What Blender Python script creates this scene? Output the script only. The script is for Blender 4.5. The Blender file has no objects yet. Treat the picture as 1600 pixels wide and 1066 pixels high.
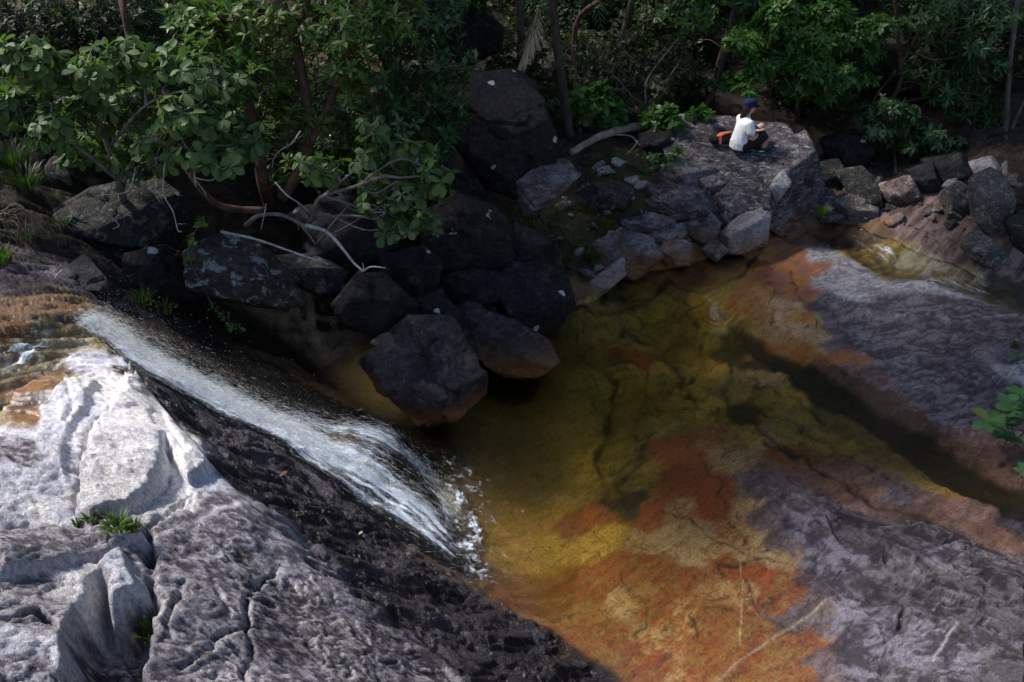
import bpy, bmesh, math, random
import numpy as np
from mathutils import Vector, Matrix

# ------------------------------------------------------------------ camera, sky, sun, exposure
sc = bpy.context.scene
R = math.radians
CAM_H, PITCH, FPX = 6.0, 30.0, 1386.0
cam_data = bpy.data.cameras.new('camera')
cam_data.sensor_width = 36.0
cam_data.lens = 36.0 * FPX / 1600.0
cam_data.clip_start = 0.05
cam_data.clip_end = 500
cam = bpy.data.objects.new('camera', cam_data)
sc.collection.objects.link(cam)
cam.location = (0, 0, CAM_H)
cam.rotation_euler = (R(90 - PITCH), 0, 0)
sc.camera = cam

SUN_EL, SUN_AZ = 50.0, 288.0        # azimuth clockwise from +Y: light comes from beyond the left bank, over the stream clearing
world = bpy.data.worlds.new('World')
sc.world = world
world.use_nodes = True
wn = world.node_tree
bg = wn.nodes['Background']
sky = wn.nodes.new('ShaderNodeTexSky')
sky.sky_type = 'NISHITA'
sky.sun_disc = False
sky.sun_elevation = R(SUN_EL)
sky.sun_rotation = R(SUN_AZ)
wn.links.new(sky.outputs[0], bg.inputs[0])
bg.inputs[1].default_value = 0.115
sun_data = bpy.data.lights.new('sun', 'SUN')
sun_data.energy = 4.0
sun_data.angle = R(10)
sun_data.color = (1.0, 0.97, 0.94)
sun = bpy.data.objects.new('sun', sun_data)
sc.collection.objects.link(sun)
sd = Vector((math.sin(R(SUN_AZ)) * math.cos(R(SUN_EL)), math.cos(R(SUN_AZ)) * math.cos(R(SUN_EL)), math.sin(R(SUN_EL))))
sun.rotation_euler = sd.to_track_quat('Z', 'Y').to_euler()
sc.view_settings.view_transform = 'Standard'
sc.view_settings.look = 'None'
sc.view_settings.exposure = 0.66
sc.view_settings.gamma = 1.0
sc.cycles.use_denoising = True
sc.cycles.max_bounces = 6
sc.cycles.diffuse_bounces = 2
sc.cycles.glossy_bounces = 2
sc.cycles.transmission_bounces = 4
sc.cycles.transparent_max_bounces = 24
sc.cycles.caustics_reflective = False
sc.cycles.caustics_refractive = False
sc.render.use_persistent_data = False

# ------------------------------------------------------------------ pixel helpers (photo pixels, 1600 x 1066)
cp, sp = math.cos(R(PITCH)), math.sin(R(PITCH))
def ray(u, v):
    a = (u - 800.0) / FPX; b = -(v - 533.0) / FPX
    return np.array([a, cp + b * sp, -sp + b * cp])
def at(u, v, z):
    d = ray(u, v); t = (z - CAM_H) / d[2]
    return np.array([0, 0, CAM_H]) + d * t
def at_y(u, v, y):
    d = ray(u, v); return np.array([0, 0, CAM_H]) + d * (y / d[1])
def px_per_m(p):
    return FPX / (p[1] * cp + (CAM_H - p[2]) * sp)

# ------------------------------------------------------------------ noise
_rs = np.random.RandomState(7)
_perm = np.concatenate([_rs.permutation(256)] * 3).astype(np.int32)
_g = _rs.normal(size=(256, 3)); _g /= np.linalg.norm(_g, axis=1)[:, None]
_g = _g.astype(np.float32)
def perlin(x, y, z=0.0):
    x = np.asarray(x, np.float32); y = np.asarray(y, np.float32); z = np.asarray(z, np.float32) + np.zeros_like(x)
    xi = np.floor(x); yi = np.floor(y); zi = np.floor(z)
    xf = x - xi; yf = y - yi; zf = z - zi
    X = xi.astype(np.int32) & 255; Y = yi.astype(np.int32) & 255; Z = zi.astype(np.int32) & 255
    u = xf * xf * xf * (xf * (xf * 6 - 15) + 10); v = yf * yf * yf * (yf * (yf * 6 - 15) + 10); w = zf * zf * zf * (zf * (zf * 6 - 15) + 10)
    def gr(dx, dy, dz):
        g = _g[_perm[_perm[_perm[X + dx] + Y + dy] + Z + dz]]
        return g[..., 0] * (xf - dx) + g[..., 1] * (yf - dy) + g[..., 2] * (zf - dz)
    def L(a, b, t): return a + t * (b - a)
    r = L(L(L(gr(0, 0, 0), gr(1, 0, 0), u), L(gr(0, 1, 0), gr(1, 1, 0), u), v),
          L(L(gr(0, 0, 1), gr(1, 0, 1), u), L(gr(0, 1, 1), gr(1, 1, 1), u), v), w)
    return r * 1.5
def fbm(x, y, z=0.0, o=4, gain=0.5, lac=2.03):
    s = 0; a = 1.0; t = 0
    for i in range(o):
        s = s + a * perlin(x, y, z + 17.3 * i); t += a
        x = x * lac; y = y * lac; z = z * lac; a *= gain
    return s / t
def sstep(a, b, x):
    t = np.clip((x - a) / (b - a), 0, 1); return t * t * (3 - 2 * t)

# ------------------------------------------------------------------ object helpers
col = sc.collection
def set_props(o, label=None, cat=None, group=None, kind=None):
    if label: o['label'] = label
    if cat: o['category'] = cat
    if group: o['group'] = group
    if kind: o['kind'] = kind
    return o
def empty(name, loc, label=None, cat=None, group=None, rz=0.0):
    o = bpy.data.objects.new(name, None); col.objects.link(o)
    o.empty_display_size = 0.1
    o.location = tuple(float(c) for c in loc); o.rotation_euler = (0, 0, rz)
    return set_props(o, label, cat, group)
def np_mesh(name, verts, faces, smooth=True):
    """verts (n,3), faces list of int arrays (m,k)"""
    me = bpy.data.meshes.new(name)
    verts = np.ascontiguousarray(verts, np.float32)
    if not isinstance(faces, (list, tuple)): faces = [faces]
    faces = [np.asarray(f, np.int32) for f in faces if len(f)]
    tot = np.concatenate([np.full(len(f), f.shape[1], np.int32) for f in faces])
    idx = np.concatenate([f.ravel() for f in faces])
    me.vertices.add(len(verts)); me.vertices.foreach_set('co', verts.ravel())
    me.loops.add(len(idx)); me.loops.foreach_set('vertex_index', idx)
    me.polygons.add(len(tot))
    st = np.zeros(len(tot), np.int32); st[1:] = np.cumsum(tot)[:-1]
    me.polygons.foreach_set('loop_start', st); me.polygons.foreach_set('loop_total', tot)
    me.update(calc_edges=True)
    me.polygons.foreach_set('use_smooth', np.full(len(tot), smooth))
    return me
def attr(me, name, data, kind='FLOAT'):
    a = me.attributes.new(name, kind, 'POINT')
    if kind == 'FLOAT': a.data.foreach_set('value', np.ascontiguousarray(data, np.float32).ravel())
    else: a.data.foreach_set('color', np.ascontiguousarray(data, np.float32).ravel())
def link_mesh(name, me, mat, parent=None, loc=None):
    o = bpy.data.objects.new(name, me); col.objects.link(o)
    if mat is not None and not me.materials: me.materials.append(mat)
    if loc is not None: o.location = tuple(float(c) for c in loc)
    if parent is not None: o.parent = parent
    return o

# ------------------------------------------------------------------ material helper
class NT:
    def __init__(s, name):
        s.mat = bpy.data.materials.new(name); s.mat.use_nodes = True
        s.t = s.mat.node_tree; s.t.nodes.clear()
        s.out = s.n('ShaderNodeOutputMaterial')
    def n(s, typ, **kw):
        nd = s.t.nodes.new(typ)
        for k, v in kw.items(): setattr(nd, k, v)
        return nd
    def l(s, a, b): s.t.links.new(a, b)
    def val(s, sock, v):
        if hasattr(v, 'is_linked') or hasattr(v, 'links'): s.l(v, sock)
        else: sock.default_value = v
    def noise(s, scale, vec=None, detail=6, rough=0.6, dist=0.0):
        nd = s.n('ShaderNodeTexNoise'); nd.inputs['Scale'].default_value = scale
        nd.inputs['Detail'].default_value = detail; nd.inputs['Roughness'].default_value = rough
        nd.inputs['Distortion'].default_value = dist
        if vec is not None: s.l(vec, nd.inputs['Vector'])
        return nd.outputs['Fac']
    def voro(s, scale, vec=None, feature='F1', out='Distance'):
        nd = s.n('ShaderNodeTexVoronoi', feature=feature); nd.inputs['Scale'].default_value = scale
        if vec is not None: s.l(vec, nd.inputs['Vector'])
        return nd.outputs[out]
    def ramp(s, fac, lo, hi, a=0.0, b=1.0):
        m = s.n('ShaderNodeMapRange', interpolation_type='SMOOTHSTEP')
        s.l(fac, m.inputs['Value'])
        for k, v in zip(('From Min', 'From Max', 'To Min', 'To Max'), (lo, hi, a, b)): m.inputs[k].default_value = v
        return m.outputs['Result']
    def mix(s, fac, a, b, mode='MIX'):
        m = s.n('ShaderNodeMix', data_type='RGBA', blend_type=mode)
        s.val(m.inputs['Factor'], fac)
        for sock, v in ((m.inputs['A'], a), (m.inputs['B'], b)):
            pass
        ia = [i for i in m.inputs if i.name == 'A' and i.type == 'RGBA'][0]; ib = [i for i in m.inputs if i.name == 'B' and i.type == 'RGBA'][0]
        for sock, v in ((ia, a), (ib, b)):
            if isinstance(v, (tuple, list)): sock.default_value = tuple(v) + ((1,) if len(v) == 3 else ())
            else: s.l(v, sock)
        return [o for o in m.outputs if o.type == 'RGBA'][0]
    def math(s, op, a, b=0.0, clamp=False):
        m = s.n('ShaderNodeMath', operation=op, use_clamp=clamp)
        s.val(m.inputs[0], a); s.val(m.inputs[1], b)
        return m.outputs[0]
    def bump(s, h, strength=0.5, dist=0.02, normal=None):
        b = s.n('ShaderNodeBump'); b.inputs['Strength'].default_value = strength; b.inputs['Distance'].default_value = dist
        s.l(h, b.inputs['Height'])
        if normal is not None: s.l(normal, b.inputs['Normal'])
        return b.outputs['Normal']
    def principled(s, color, rough=0.7, normal=None, spec=0.5):
        p = s.n('ShaderNodeBsdfPrincipled')
        if isinstance(color, (tuple, list)): p.inputs['Base Color'].default_value = tuple(color) + (1,)
        else: s.l(color, p.inputs['Base Color'])
        s.val(p.inputs['Roughness'], rough); s.val(p.inputs['Specular IOR Level'], spec)
        if normal is not None: s.l(normal, p.inputs['Normal'])
        return p
    def attr(s, name, out='Color'):
        a = s.n('ShaderNodeAttribute', attribute_name=name); return a.outputs[out]
    def pos(s): return s.n('ShaderNodeNewGeometry').outputs['Position']
    def objco(s): return s.n('ShaderNodeTexCoord').outputs['Object']
    def rnd(s): return s.n('ShaderNodeObjectInfo').outputs['Random']
    def vadd(s, v, b):
        m = s.n('ShaderNodeVectorMath', operation='ADD'); s.l(v, m.inputs[0]); s.val(m.inputs[1], b); return m.outputs[0]
    def vmul(s, v, b):
        m = s.n('ShaderNodeVectorMath', operation='MULTIPLY'); s.l(v, m.inputs[0]); s.val(m.inputs[1], b); return m.outputs[0]
    def surf(s, sh): s.l(sh, s.out.inputs['Surface']); return s.mat

# ------------------------------------------------------------------ base terrain: control points (photo pixel u, v, height z)
CP = '''
820 700 -.6;760 820 -.6;850 850 -.55;900 620 -.42;820 640 -.5;720 700 -.45;700 770 -.4;950 560 -.4;900 530 -.3;1000 480 -.25;1080 480 -.28
1130 540 -.3;1050 600 -.4;980 680 -.42;950 800 -.42;940 880 -.36;1010 720 -.28;1080 720 -.12;1100 800 -.15;1150 850 -.1;1050 850 -.22
1000 950 -.28;900 960 -.28;850 930 -.4;1100 980 -.13;1200 950 -.05;1020 1066 -.13;1100 1066 -.08;1180 1066 -.02;1150 760 -.06
1210 760 .02;1240 840 .02;1290 940 .03;1290 1066 .06;1400 850 .2;1500 950 .35;1600 1000 .45;1400 1066 .28;1600 1066 .5;1300 800 .08;1500 870 .12;1600 885 .15
1200 560 -.15;1300 620 -.14;1400 680 -.14;1500 730 -.15;1590 770 -.15;1720 850 -.15;1170 512 -.1;1300 572 -.01;1400 622 .02;1500 680 .03;1600 745 .03
1250 650 -.14;1330 660 -.15;1420 710 -.15;1480 755 -.12;1350 720 -.1;1250 700 -.08;1180 640 -.25;1150 680 -.18;1400 770 .05;1320 778 -.04;1450 812 -.06;1560 850 -.08;1660 890 -.1;1500 795 .04;1600 805 .05
1200 400 .03;1180 450 .0;1230 450 .03;1260 520 .04;1220 370 .08;1150 470 -.08;1120 440 -.15;1070 430 -.1;980 450 -.13;1300 540 .05
1280 400 .14;1330 430 .2;1390 455 .24;1440 445 .32;1500 465 .32;1590 490 .3;1350 500 .16;1450 560 .18;1550 620 .16;1600 560 .28;1320 550 .07;1720 560 .35;1720 720 .2
1290 355 .12;1350 385 .05;1400 420 .02;1460 430 .08;1530 455 .03;1590 465 -.08;1700 500 -.2
1370 340 .3;1450 370 .35;1520 400 .35;1600 430 .3;1500 330 .65;1600 380 .6;1400 300 .6;1600 300 1.0;1750 300 1.4;1300 300 .5;1250 240 .6;1190 300 .4
895 470 .05;960 430 .1;1040 405 .1;1110 390 .06;1170 390 .05;1000 370 .4;900 420 .35;1000 300 .95;1080 330 .6;900 330 .85;1100 260 .9;950 240 1.25;1060 200 1.2;870 490 .03
860 525 -.2;790 585 -.35;700 600 -.3;650 650 -.35;760 500 -.1;800 420 .2;850 380 .55;700 420 .5;700 300 1.2;820 300 .9;600 430 .7;600 520 .0;500 480 .5;560 580 -.2;600 640 -.3;500 560 .1;400 520 .6;620 350 1.3;450 380 1.2
350 330 1.7;300 440 1.1;200 380 1.8;100 400 2.1;0 400 2.4;210 450 1.7;0 300 2.6;120 460 2.05;280 500 1.35;420 570 .65;340 540 .95
130 497 2.0;60 530 2.05;0 590 2.15;0 520 2.2;-100 600 2.3;-250 560 2.6
190 535 1.8;300 580 1.35;400 640 .95;500 690 .7;600 760 .35;680 830 .1;730 870 -.1;640 700 .1;700 740 -.15;590 715 .5;545 690 .62;650 770 .25
170 575 2.1;205 590 2.08;60 650 2.3;0 700 2.5;-100 850 2.8;0 850 2.6;0 1066 2.85;200 700 2.25;270 680 2.0;330 745 1.88;400 800 1.75;460 865 1.6;520 910 1.45;590 965 1.2;690 1045 .9;200 900 2.4;250 1000 2.45;400 1000 2.0;500 1066 1.7;350 900 2.05
250 600 1.72;310 660 1.5;400 680 1.15;480 730 .92;560 790 .6;640 850 .3;720 900 .05;800 960 .05;900 1040 .04;960 1075 .02;400 750 1.3;480 830 1.1;600 900 .75;700 960 .5;800 1030 .4;860 1066 .35;720 1066 .85
'''
cps = []
for tok in CP.replace('\n', ';').split(';'):
    tok = tok.split()
    if len(tok) == 3:
        u, v, z = map(float, tok); p = at(u, v, z); cps.append((p[0], p[1], z))
# off-frame continuation of the ground
for x, y, z in [(-5, 0.5, 3.2), (0, 0.5, 2.6), (4, 0.5, 1.8), (-9, 4, 4.0), (8, 2, 1.6), (10, 6, 0.8), (13, 10, 0.4), (-8, 9, 2.9), (-9, 13, 3.4),
                (-4, 14, 2.3), (0, 15, 1.5), (4, 16.5, 1.2), (9, 17, 1.1), (14, 17, 1.8), (-9, 18, 4.0), (0, 19, 2.0), (8, 20, 1.7), (16, 20, 2.6), (2, 3.6, .6), (0, 3, 1.3), (2, 2, 1.4), (4.5, 3, 1.0)]:
    cps.append((x, y, z))
cps = np.array(cps)
C2 = 0.22 ** 2
def _phi(a, b):
    d2 = (a[:, 0:1] - b[None, :, 0]) ** 2 + (a[:, 1:2] - b[None, :, 1]) ** 2
    return np.sqrt(d2 + C2)
_n = len(cps)
_A = np.zeros((_n + 3, _n + 3)); _A[:_n, :_n] = _phi(cps, cps) + np.eye(_n) * -0.03
_A[:_n, _n] = 1; _A[:_n, _n + 1:] = cps[:, :2]; _A[_n, :_n] = 1; _A[_n + 1:, :_n] = cps[:, :2].T
_w = np.linalg.solve(_A, np.concatenate([cps[:, 2], [0, 0, 0]]))
def Hbase(x, y):
    x = np.asarray(x, float).ravel(); y = np.asarray(y, float).ravel(); out = np.empty(len(x))
    wf = _w.astype(np.float32); cx = cps[:, 0].astype(np.float32); cy = cps[:, 1].astype(np.float32)
    for i in range(0, len(x), 40000):
        a = x[i:i + 40000, None].astype(np.float32); b = y[i:i + 40000, None].astype(np.float32)
        k = np.sqrt((a - cx) ** 2 + (b - cy) ** 2 + np.float32(C2))
        out[i:i + 40000] = k @ wf[:_n] + wf[_n] + wf[_n + 1] * a[:, 0] + wf[_n + 2] * b[:, 0]
    return out
def hill(x, y, z):
    """the wooded slope behind takes over from the control points"""
    zz = 1.3 + 0.14 * (y - 16.5) + 0.035 * np.maximum(y - 18, 0) ** 1.5 + 0.06 * np.abs(x - 5) + 0.75 * np.maximum(y - 24, 0)  # beyond view the slope is steepened to block sky and darken reflections
    t = sstep(16.0, 20.0, y)
    return z * (1 - t) + np.maximum(zz, 1.0) * t
def H0(x, y):
    z = Hbase(x, y); return hill(np.asarray(x, float).ravel(), np.asarray(y, float).ravel(), z)
def hit(u, v, zoff=0.0):
    """first point of the terrain along the photo ray"""
    d = ray(u, v); t = np.concatenate([np.linspace(2.5, 18, 420), np.linspace(18.1, 45, 150)])
    P = np.array([0, 0, CAM_H]) + d[None] * t[:, None]
    h = H0(P[:, 0], P[:, 1]) + zoff
    k = np.nonzero(P[:, 2] < h)[0]
    k = k[0] if len(k) else len(t) - 1
    k0 = max(k - 1, 0)
    a = P[k0, 2] - h[k0]; b = P[k, 2] - h[k]
    f = a / (a - b) if a != b else 0
    p = P[k0] + (P[k] - P[k0]) * f
    return p
def hits(s, zoff=0.0):
    """'u v;u v;...' -> array of terrain points"""
    return np.array([hit(*map(float, t.split()), zoff) for t in s.strip(';\n ').split(';')])
# ------------------------------------------------------------------ detailed bedrock
NX, NY = 850, 640
yy = np.exp(np.linspace(math.log(2.2), math.log(17.5), NY))
ss = np.linspace(-1, 1, NX)
GX = ss[None, :] * ((0.5 * yy + 1.9) * 1.34)[:, None]
GY = np.repeat(yy[:, None], NX, 1)
X = GX.ravel(); Y = GY.ravel()
Z = H0(X, Y)

def seg_dist(x, y, pts):
    """distance to a polyline in plan (world xy)"""
    best = np.full(len(x), 1e9)
    for a, b in zip(pts[:-1], pts[1:]):
        dx, dy = b[0] - a[0], b[1] - a[1]; L2 = dx * dx + dy * dy + 1e-12
        t = np.clip(((x - a[0]) * dx + (y - a[1]) * dy) / L2, 0, 1)
        best = np.minimum(best, np.hypot(x - a[0] - t * dx, y - a[1] - t * dy))
    return best
def poly_sdf(x, y, pts):
    """signed distance to a polygon in plan, negative inside"""
    P = np.vstack([pts, pts[:1]])
    d = seg_dist(x, y, P); ins = np.zeros(len(x), bool)
    for a, b in zip(P[:-1], P[1:]):
        c = ((a[1] > y) != (b[1] > y)) & (x < (b[0] - a[0]) * (y - a[1]) / (b[1] - a[1] + 1e-12) + a[0])
        ins ^= c
    return np.where(ins, -d, d)
def near(pts, m):
    return np.nonzero((X > pts[:, 0].min() - m) & (X < pts[:, 0].max() + m) & (Y > pts[:, 1].min() - m) & (Y < pts[:, 1].max() + m))[0]
wgx0 = fbm(X * 9, Y * 9, 63.0, 3, .6)
wx = fbm(X * 2.2, Y * 2.2, 3.1, 4) ; wy = fbm(X * 2.2, Y * 2.2, 9.7, 4)
wfx = perlin(X * 14, Y * 14, 1.7); wfy = perlin(X * 14, Y * 14, 5.9)
def warped(i, a=0.10, b=0.012):
    return X[i] + wx[i] * a + wfx[i] * b, Y[i] + wy[i] * a + wfy[i] * b

# --- regions of the bedrock (each becomes an object of its own); outlines follow the joints seen in the photograph
REG = {}
REG['pale'] = hits('-260 600;-90 590;-20 640;30 610;80 575;130 545;165 545;207 585;260 640;330 725;400 795;470 870;540 925;620 985;700 1045;770 1110;800 1300;300 1500;-400 1500')
REG['wet'] = hits('165 545;190 560;240 605;300 650;345 655;420 690;480 735;560 795;640 856;725 908;800 955;860 990;930 1045;1000 1110;1000 1250;800 1300;770 1110;700 1045;620 985;540 925;470 870;400 795;330 725;260 640;207 585')
REG['upper'] = hits('1268 385;1300 395;1345 425;1385 450;1440 440;1500 462;1545 475;1600 490;1800 520;1800 860;1640 770;1560 715;1480 670;1400 622;1330 588;1300 565;1340 545;1290 480;1270 430')
REG['lower'] = hits('1205 760;1260 775;1330 790;1420 812;1500 828;1580 850;1640 880;1850 980;1850 1400;1270 1400;1300 1066;1330 1000;1290 930;1250 860;1220 800')
REG['far'] = hits('1300 345;1370 350;1440 380;1500 415;1560 440;1600 450;1800 480;1800 330;1640 310;1500 280;1400 280;1330 290')
sdf = {}
for k, P in REG.items():
    d = np.full(len(X), 9.0); i = near(P, 1.2); a, b = warped(i, 0.07, 0.012); d[i] = poly_sdf(a, b, P[:, :2]); sdf[k] = d
dpool = poly_sdf(X + wx * .1, Y + wy * .1, hits('760 930;700 880;690 720;650 660;760 600;860 520;900 470;970 430;1040 405;1110 395;1170 400;1190 420;1270 500;1300 560;1400 622;1500 680;1600 745;1750 830;1750 900;1600 850;1400 790;1215 760;1240 840;1290 940;1290 1066;1280 1250;1000 1250;960 1075;850 980')[:, :2])
on = {k: sstep(0.03, -0.06, d) for k, d in sdf.items()}

# --- broad relief and foliation
n_big = fbm(X * .9, Y * .9, 1.0, 3); n_mid = fbm(X * 3.1, Y * 3.1, 4.0, 4); n_fin = fbm(X * 11, Y * 11, 2.0, 4)
Z += 0.05 * n_big + 0.03 * n_mid
c30, s30 = math.cos(R(-38)), math.sin(R(-38))
XA = X * c30 - Y * s30; YA = X * s30 + Y * c30         # along / across the foliation that runs with the chute
fol = fbm(XA * 1.6, YA * 8.0, 6.0, 5)
def terrace(n, k, sharp=0.16):
    t = n * k; f = np.floor(t); r = t - f
    return (f + sstep(0.5 - sharp, 0.5 + sharp, r)) / k
pl = fbm(X * 1.25 + 0.25 * wx, Y * 1.25 + .25 * wy, 8.0, 5, 0.55)
peel = terrace(pl, 11.0, 0.10)
peel2 = terrace(fbm(X * 4 + .2 * wx, Y * 4, 12.0, 4, 0.6), 7.0, 0.13)
low = sstep(5.6, 4.6, Y + .25 * X + .4 * n_mid + .9)      # the lower, rougher part of the pale slab
chip = terrace(fbm(X * 7 + .4 * wx, Y * 7, 14.0, 4, .6), 6.0, .10)
Z += on['pale'] * (0.16 * terrace(pl, 9.0, .05) * low + 0.20 * (1 - low) * terrace(fbm(X * .8 + .3 * wx, Y * 1.3 + .3 * wy, 8.0, 2, .4), 9.0, .025) + 0.012 * terrace(fbm(X * 4 + .2 * wx, Y * 4, 12.0, 4, .6), 6.0, .07) + .085 * low * terrace(fbm(X * 1.9 + .5 * wx, Y * 1.9 + .5 * wy, 71.0, 4, .5), 12.0, .035) + .006 * low * chip + 0.004 * n_fin)
folr = fbm(XA * 1.1 + .3 * wx, YA * 4.5, 16.0, 5, .55); folt = terrace(folr, 8, .14)
Z += on['wet'] * (0.20 * terrace(fbm(XA * 1.0 + .5 * wx, YA * 3.2 + .3 * wy, 16.0, 5, .5), 7, .04) + 0.07 * terrace(fbm(XA * 3 + .2 * wx, YA * 7, 12.5, 4, .6), 6.0, .06) + .02 * terrace(fbm(X * 8, Y * 8, 18.0, 3), 5, .1) + 0.008 * n_fin)
folx = fbm(X * 1.6 + .4 * wx, Y * 5.5 + .3 * wy, 27.0, 5, .6)
Z += on['upper'] * (0.13 * terrace(fbm(X * .9 + .5 * wx, Y * 2.4 + .5 * wy, 27.0, 4, .5), 8, .03) + 0.03 * terrace(folx, 8, .06) + .006 * chip + .006 * n_fin)
Z += on['lower'] * (0.15 * terrace(fbm(X * 1.1 + .4 * wx, Y * 1.1 + .4 * wy, 8.0, 4, .5), 7, .03) + .012 * peel2 + .008 * chip + .005 * n_fin)
Z += on['far'] * (0.16 * terrace(fbm(X * 1.2 + .4 * wx, Y * 2.2 + .4 * wy, 37.0, 5, .55), 7, .05) + 0.05 * fol + 0.015 * n_fin)
rest = np.clip(1 - sum(on.values()), 0, 1)
Z += rest * ((0.05 + .09 * sstep(1.6, 2.0, Z) * sstep(-2.5, -3.5, X)) * terrace(fol, 7, .1) + 0.012 * n_fin)
bank = sstep(0.1, 0.5, Z) * rest * sstep(8, 10, Y)
Z += bank * (0.10 * fbm(X * 4, Y * 4, 31.0, 4))

# --- single plates that stand proud of (or lie below) their neighbours, and open cracks
def plate(s, dh, w=0.02, a=0.06):
    P = hits(s); i = near(P, 0.4); x, y = warped(i, a, .014); d = poly_sdf(x, y, P[:, :2])
    Z[i] += dh * sstep(w, -w, d)
def crack(s, depth, w, a=0.05):
    P = hits(s); i = near(P, 0.4); x, y = warped(i, a, .014); d = seg_dist(x, y, P)
    v_ = .25 + .9 * sstep(-.22, .22, n_mid[i] + .5 * n_fin[i]); Z[i] -= depth * v_ * np.exp(-(d / (w * (.55 + .6 * v_))) ** 2)
plate('207 585;170 645;140 690;122 750;118 815;150 830;190 815;225 785;255 745;253 700;300 760;330 740;270 660', 0.11, .014)
plate('255 690;250 745;225 785;195 812;240 800;300 765;280 720', -0.035)
plate('60 640;110 600;150 590;130 650;105 690;95 740;60 700', 0.05)
plate('0 905;110 880;230 850;225 830;150 838;60 830;0 845', 0.06)
plate('110 960;150 895;165 905;160 940;185 945;215 935;225 960;215 1066;110 1066', -0.38, .05)
plate('150 890;195 870;225 935;200 950;172 950;165 915', 0.10, .03)
plate('165 640;205 600;250 640;290 720;330 745;300 700;240 620;207 585', 0.03)
crack('207 588;185 625;165 650;140 690;125 735;118 775;122 812', 0.15, .022)
crack('260 690;252 715;258 740;235 775;215 790;190 815', 0.08, .016)
crack('225 860;240 900;232 950;222 1000;215 1066', 0.2, .03)
crack('285 920;270 955;250 995;235 1010', 0.07, .014)
crack('300 770;262 800;235 830;228 860', 0.08, .016)
crack('440 880;400 905;385 950;395 1010;380 1066', 0.05, .011)
crack('280 1040;330 1000;400 985;470 1010;520 1060', 0.03, .009)
crack('0 960;50 945;90 965;110 960', .08, .02)
crack('20 720;60 735;105 735', .05, .014)
crack('1300 480;1380 505;1460 500;1560 530', .05, .018)
crack('1340 520;1420 545;1520 560;1600 600', .05, .018)
crack('1240 880;1300 900;1340 890', .04, .015)
crack('330 900;345 935;360 965', 0.03, .010)
crack('105 610;115 640;108 665', 0.04, .016)
crack('300 640;350 720;420 790;480 850;560 910;650 985;720 1050', 0.06, .05)
crack('480 740;560 830;640 900;730 960', 0.05, .04)
crack('1275 432;1310 438;1345 445', 0.03, .012)
crack('1350 590;1400 600;1440 585', 0.03, .02)
crack('1370 835;1382 880;1384 890', 0.07, .02)
crack('1330 890;1400 915;1480 945;1520 948;1560 960', 0.06, .025)
crack('1410 950;1400 985;1385 1000', 0.06, .02)
plate('1420 870;1500 850;1600 900;1600 940;1520 948;1470 930;1415 925', 0.05)
plate('1370 828;1440 820;1480 850;1420 870;1415 890;1382 890', 0.04)
plate('1380 1010;1420 1000;1500 980;1600 1010;1600 1100;1390 1100', 0.10, .03)
plate('1290 940;1350 960;1380 1000;1370 1066;1320 1100;1290 1040', 0.03)
plate('1215 775;1290 805;1310 850;1280 830;1230 800', 0.04)
# shelves and joints on the pool floor
DARKLINES = [('950 780;940 720;945 660;960 600;940 570;900 545', .14, .05), ('1010 770;985 790;970 760;1000 720;1020 680', .12, .05),
                ('1140 500;1150 560;1130 620;1160 650;1200 680;1240 720', .10, .06), ('965 520;1040 545;1060 590;1090 640', .10, .05), ('870 480;960 490;1050 440;1100 455;1160 430;1190 395', .08, .05),
                ('1000 610;1040 640;1110 640', .08, .04), ('1090 500;1100 560;1080 600', .08, .05), ('1200 870;1130 895;1125 905', .03, .015), ('1150 640;1240 660;1330 720;1420 760', .08, .04),
                ('1190 690;1290 740;1370 790;1460 815', .07, .035), ('940 470;1000 470;1040 450', .06, .04), ('1170 600;1230 620;1290 660', .08, .05)]
for s, d, w in DARKLINES: crack(s, d * .45, w * .7, .12)
Z += sstep(0.1, -0.2, dpool) * sstep(-.05, -.3, Z) * sstep(8.0, 9.5, Y) * 0.08 * fbm(X * 2.2, Y * 2.2, 44.0, 4)
CHP = hits('1138 506;1190 532;1250 566;1320 606;1400 654;1500 716;1560 752;1640 800;1640 836;1570 804;1500 772;1440 735;1395 700;1330 648;1270 625;1225 592;1180 556;1150 530')
chd = np.full(len(X), 9.0); i = near(CHP, .6); x, y = warped(i, .17, .02); chd[i] = poly_sdf(x, y, CHP[:, :2])
Z -= .05 * sstep(.05, -.12, chd)
# drowned cobbles and blocks on the upper pool floor
def worley(x, y, cell, seed):
    gx = np.floor(x / cell).astype(int); gy = np.floor(y / cell).astype(int); f1 = np.full(len(x), 9.0); f2 = f1.copy(); idn = np.zeros(len(x))
    for a in (-1, 0, 1):
        for b in (-1, 0, 1):
            h = _perm[(_perm[(gx + a + seed) & 255] + gy + b) & 255]; jx = (h / 255.0); jy = (_perm[h + 7] / 255.0)
            d = np.hypot((gx + a + .15 + .7 * jx) * cell - x, (gy + b + .15 + .7 * jy) * cell - y) / cell
            lt = d < f1; f2 = np.where(lt, f1, np.minimum(f2, d)); idn = np.where(lt, h / 255.0, idn); f1 = np.where(lt, d, f1)
    return f1, f2, idn
COB = hits('905 520;960 470;1040 440;1110 460;1150 520;1180 580;1180 640;1120 650;1050 660;1000 700;985 780;930 800;925 700;960 620;900 570')
cbd = np.full(len(X), 9.0); i = near(COB, .8); cbd[i] = poly_sdf(X[i] + .25 * wx[i], Y[i] + .25 * wy[i], COB[:, :2])
i = np.nonzero(cbd < .25)[0]; xa_, ya_ = XA[i] * .75 + .16 * wx[i] + .03 * wgx0[i], YA[i] + .16 * wy[i] + .03 * wgx0[i]
gap = np.zeros(len(X)); cobid = np.zeros(len(X))
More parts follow.
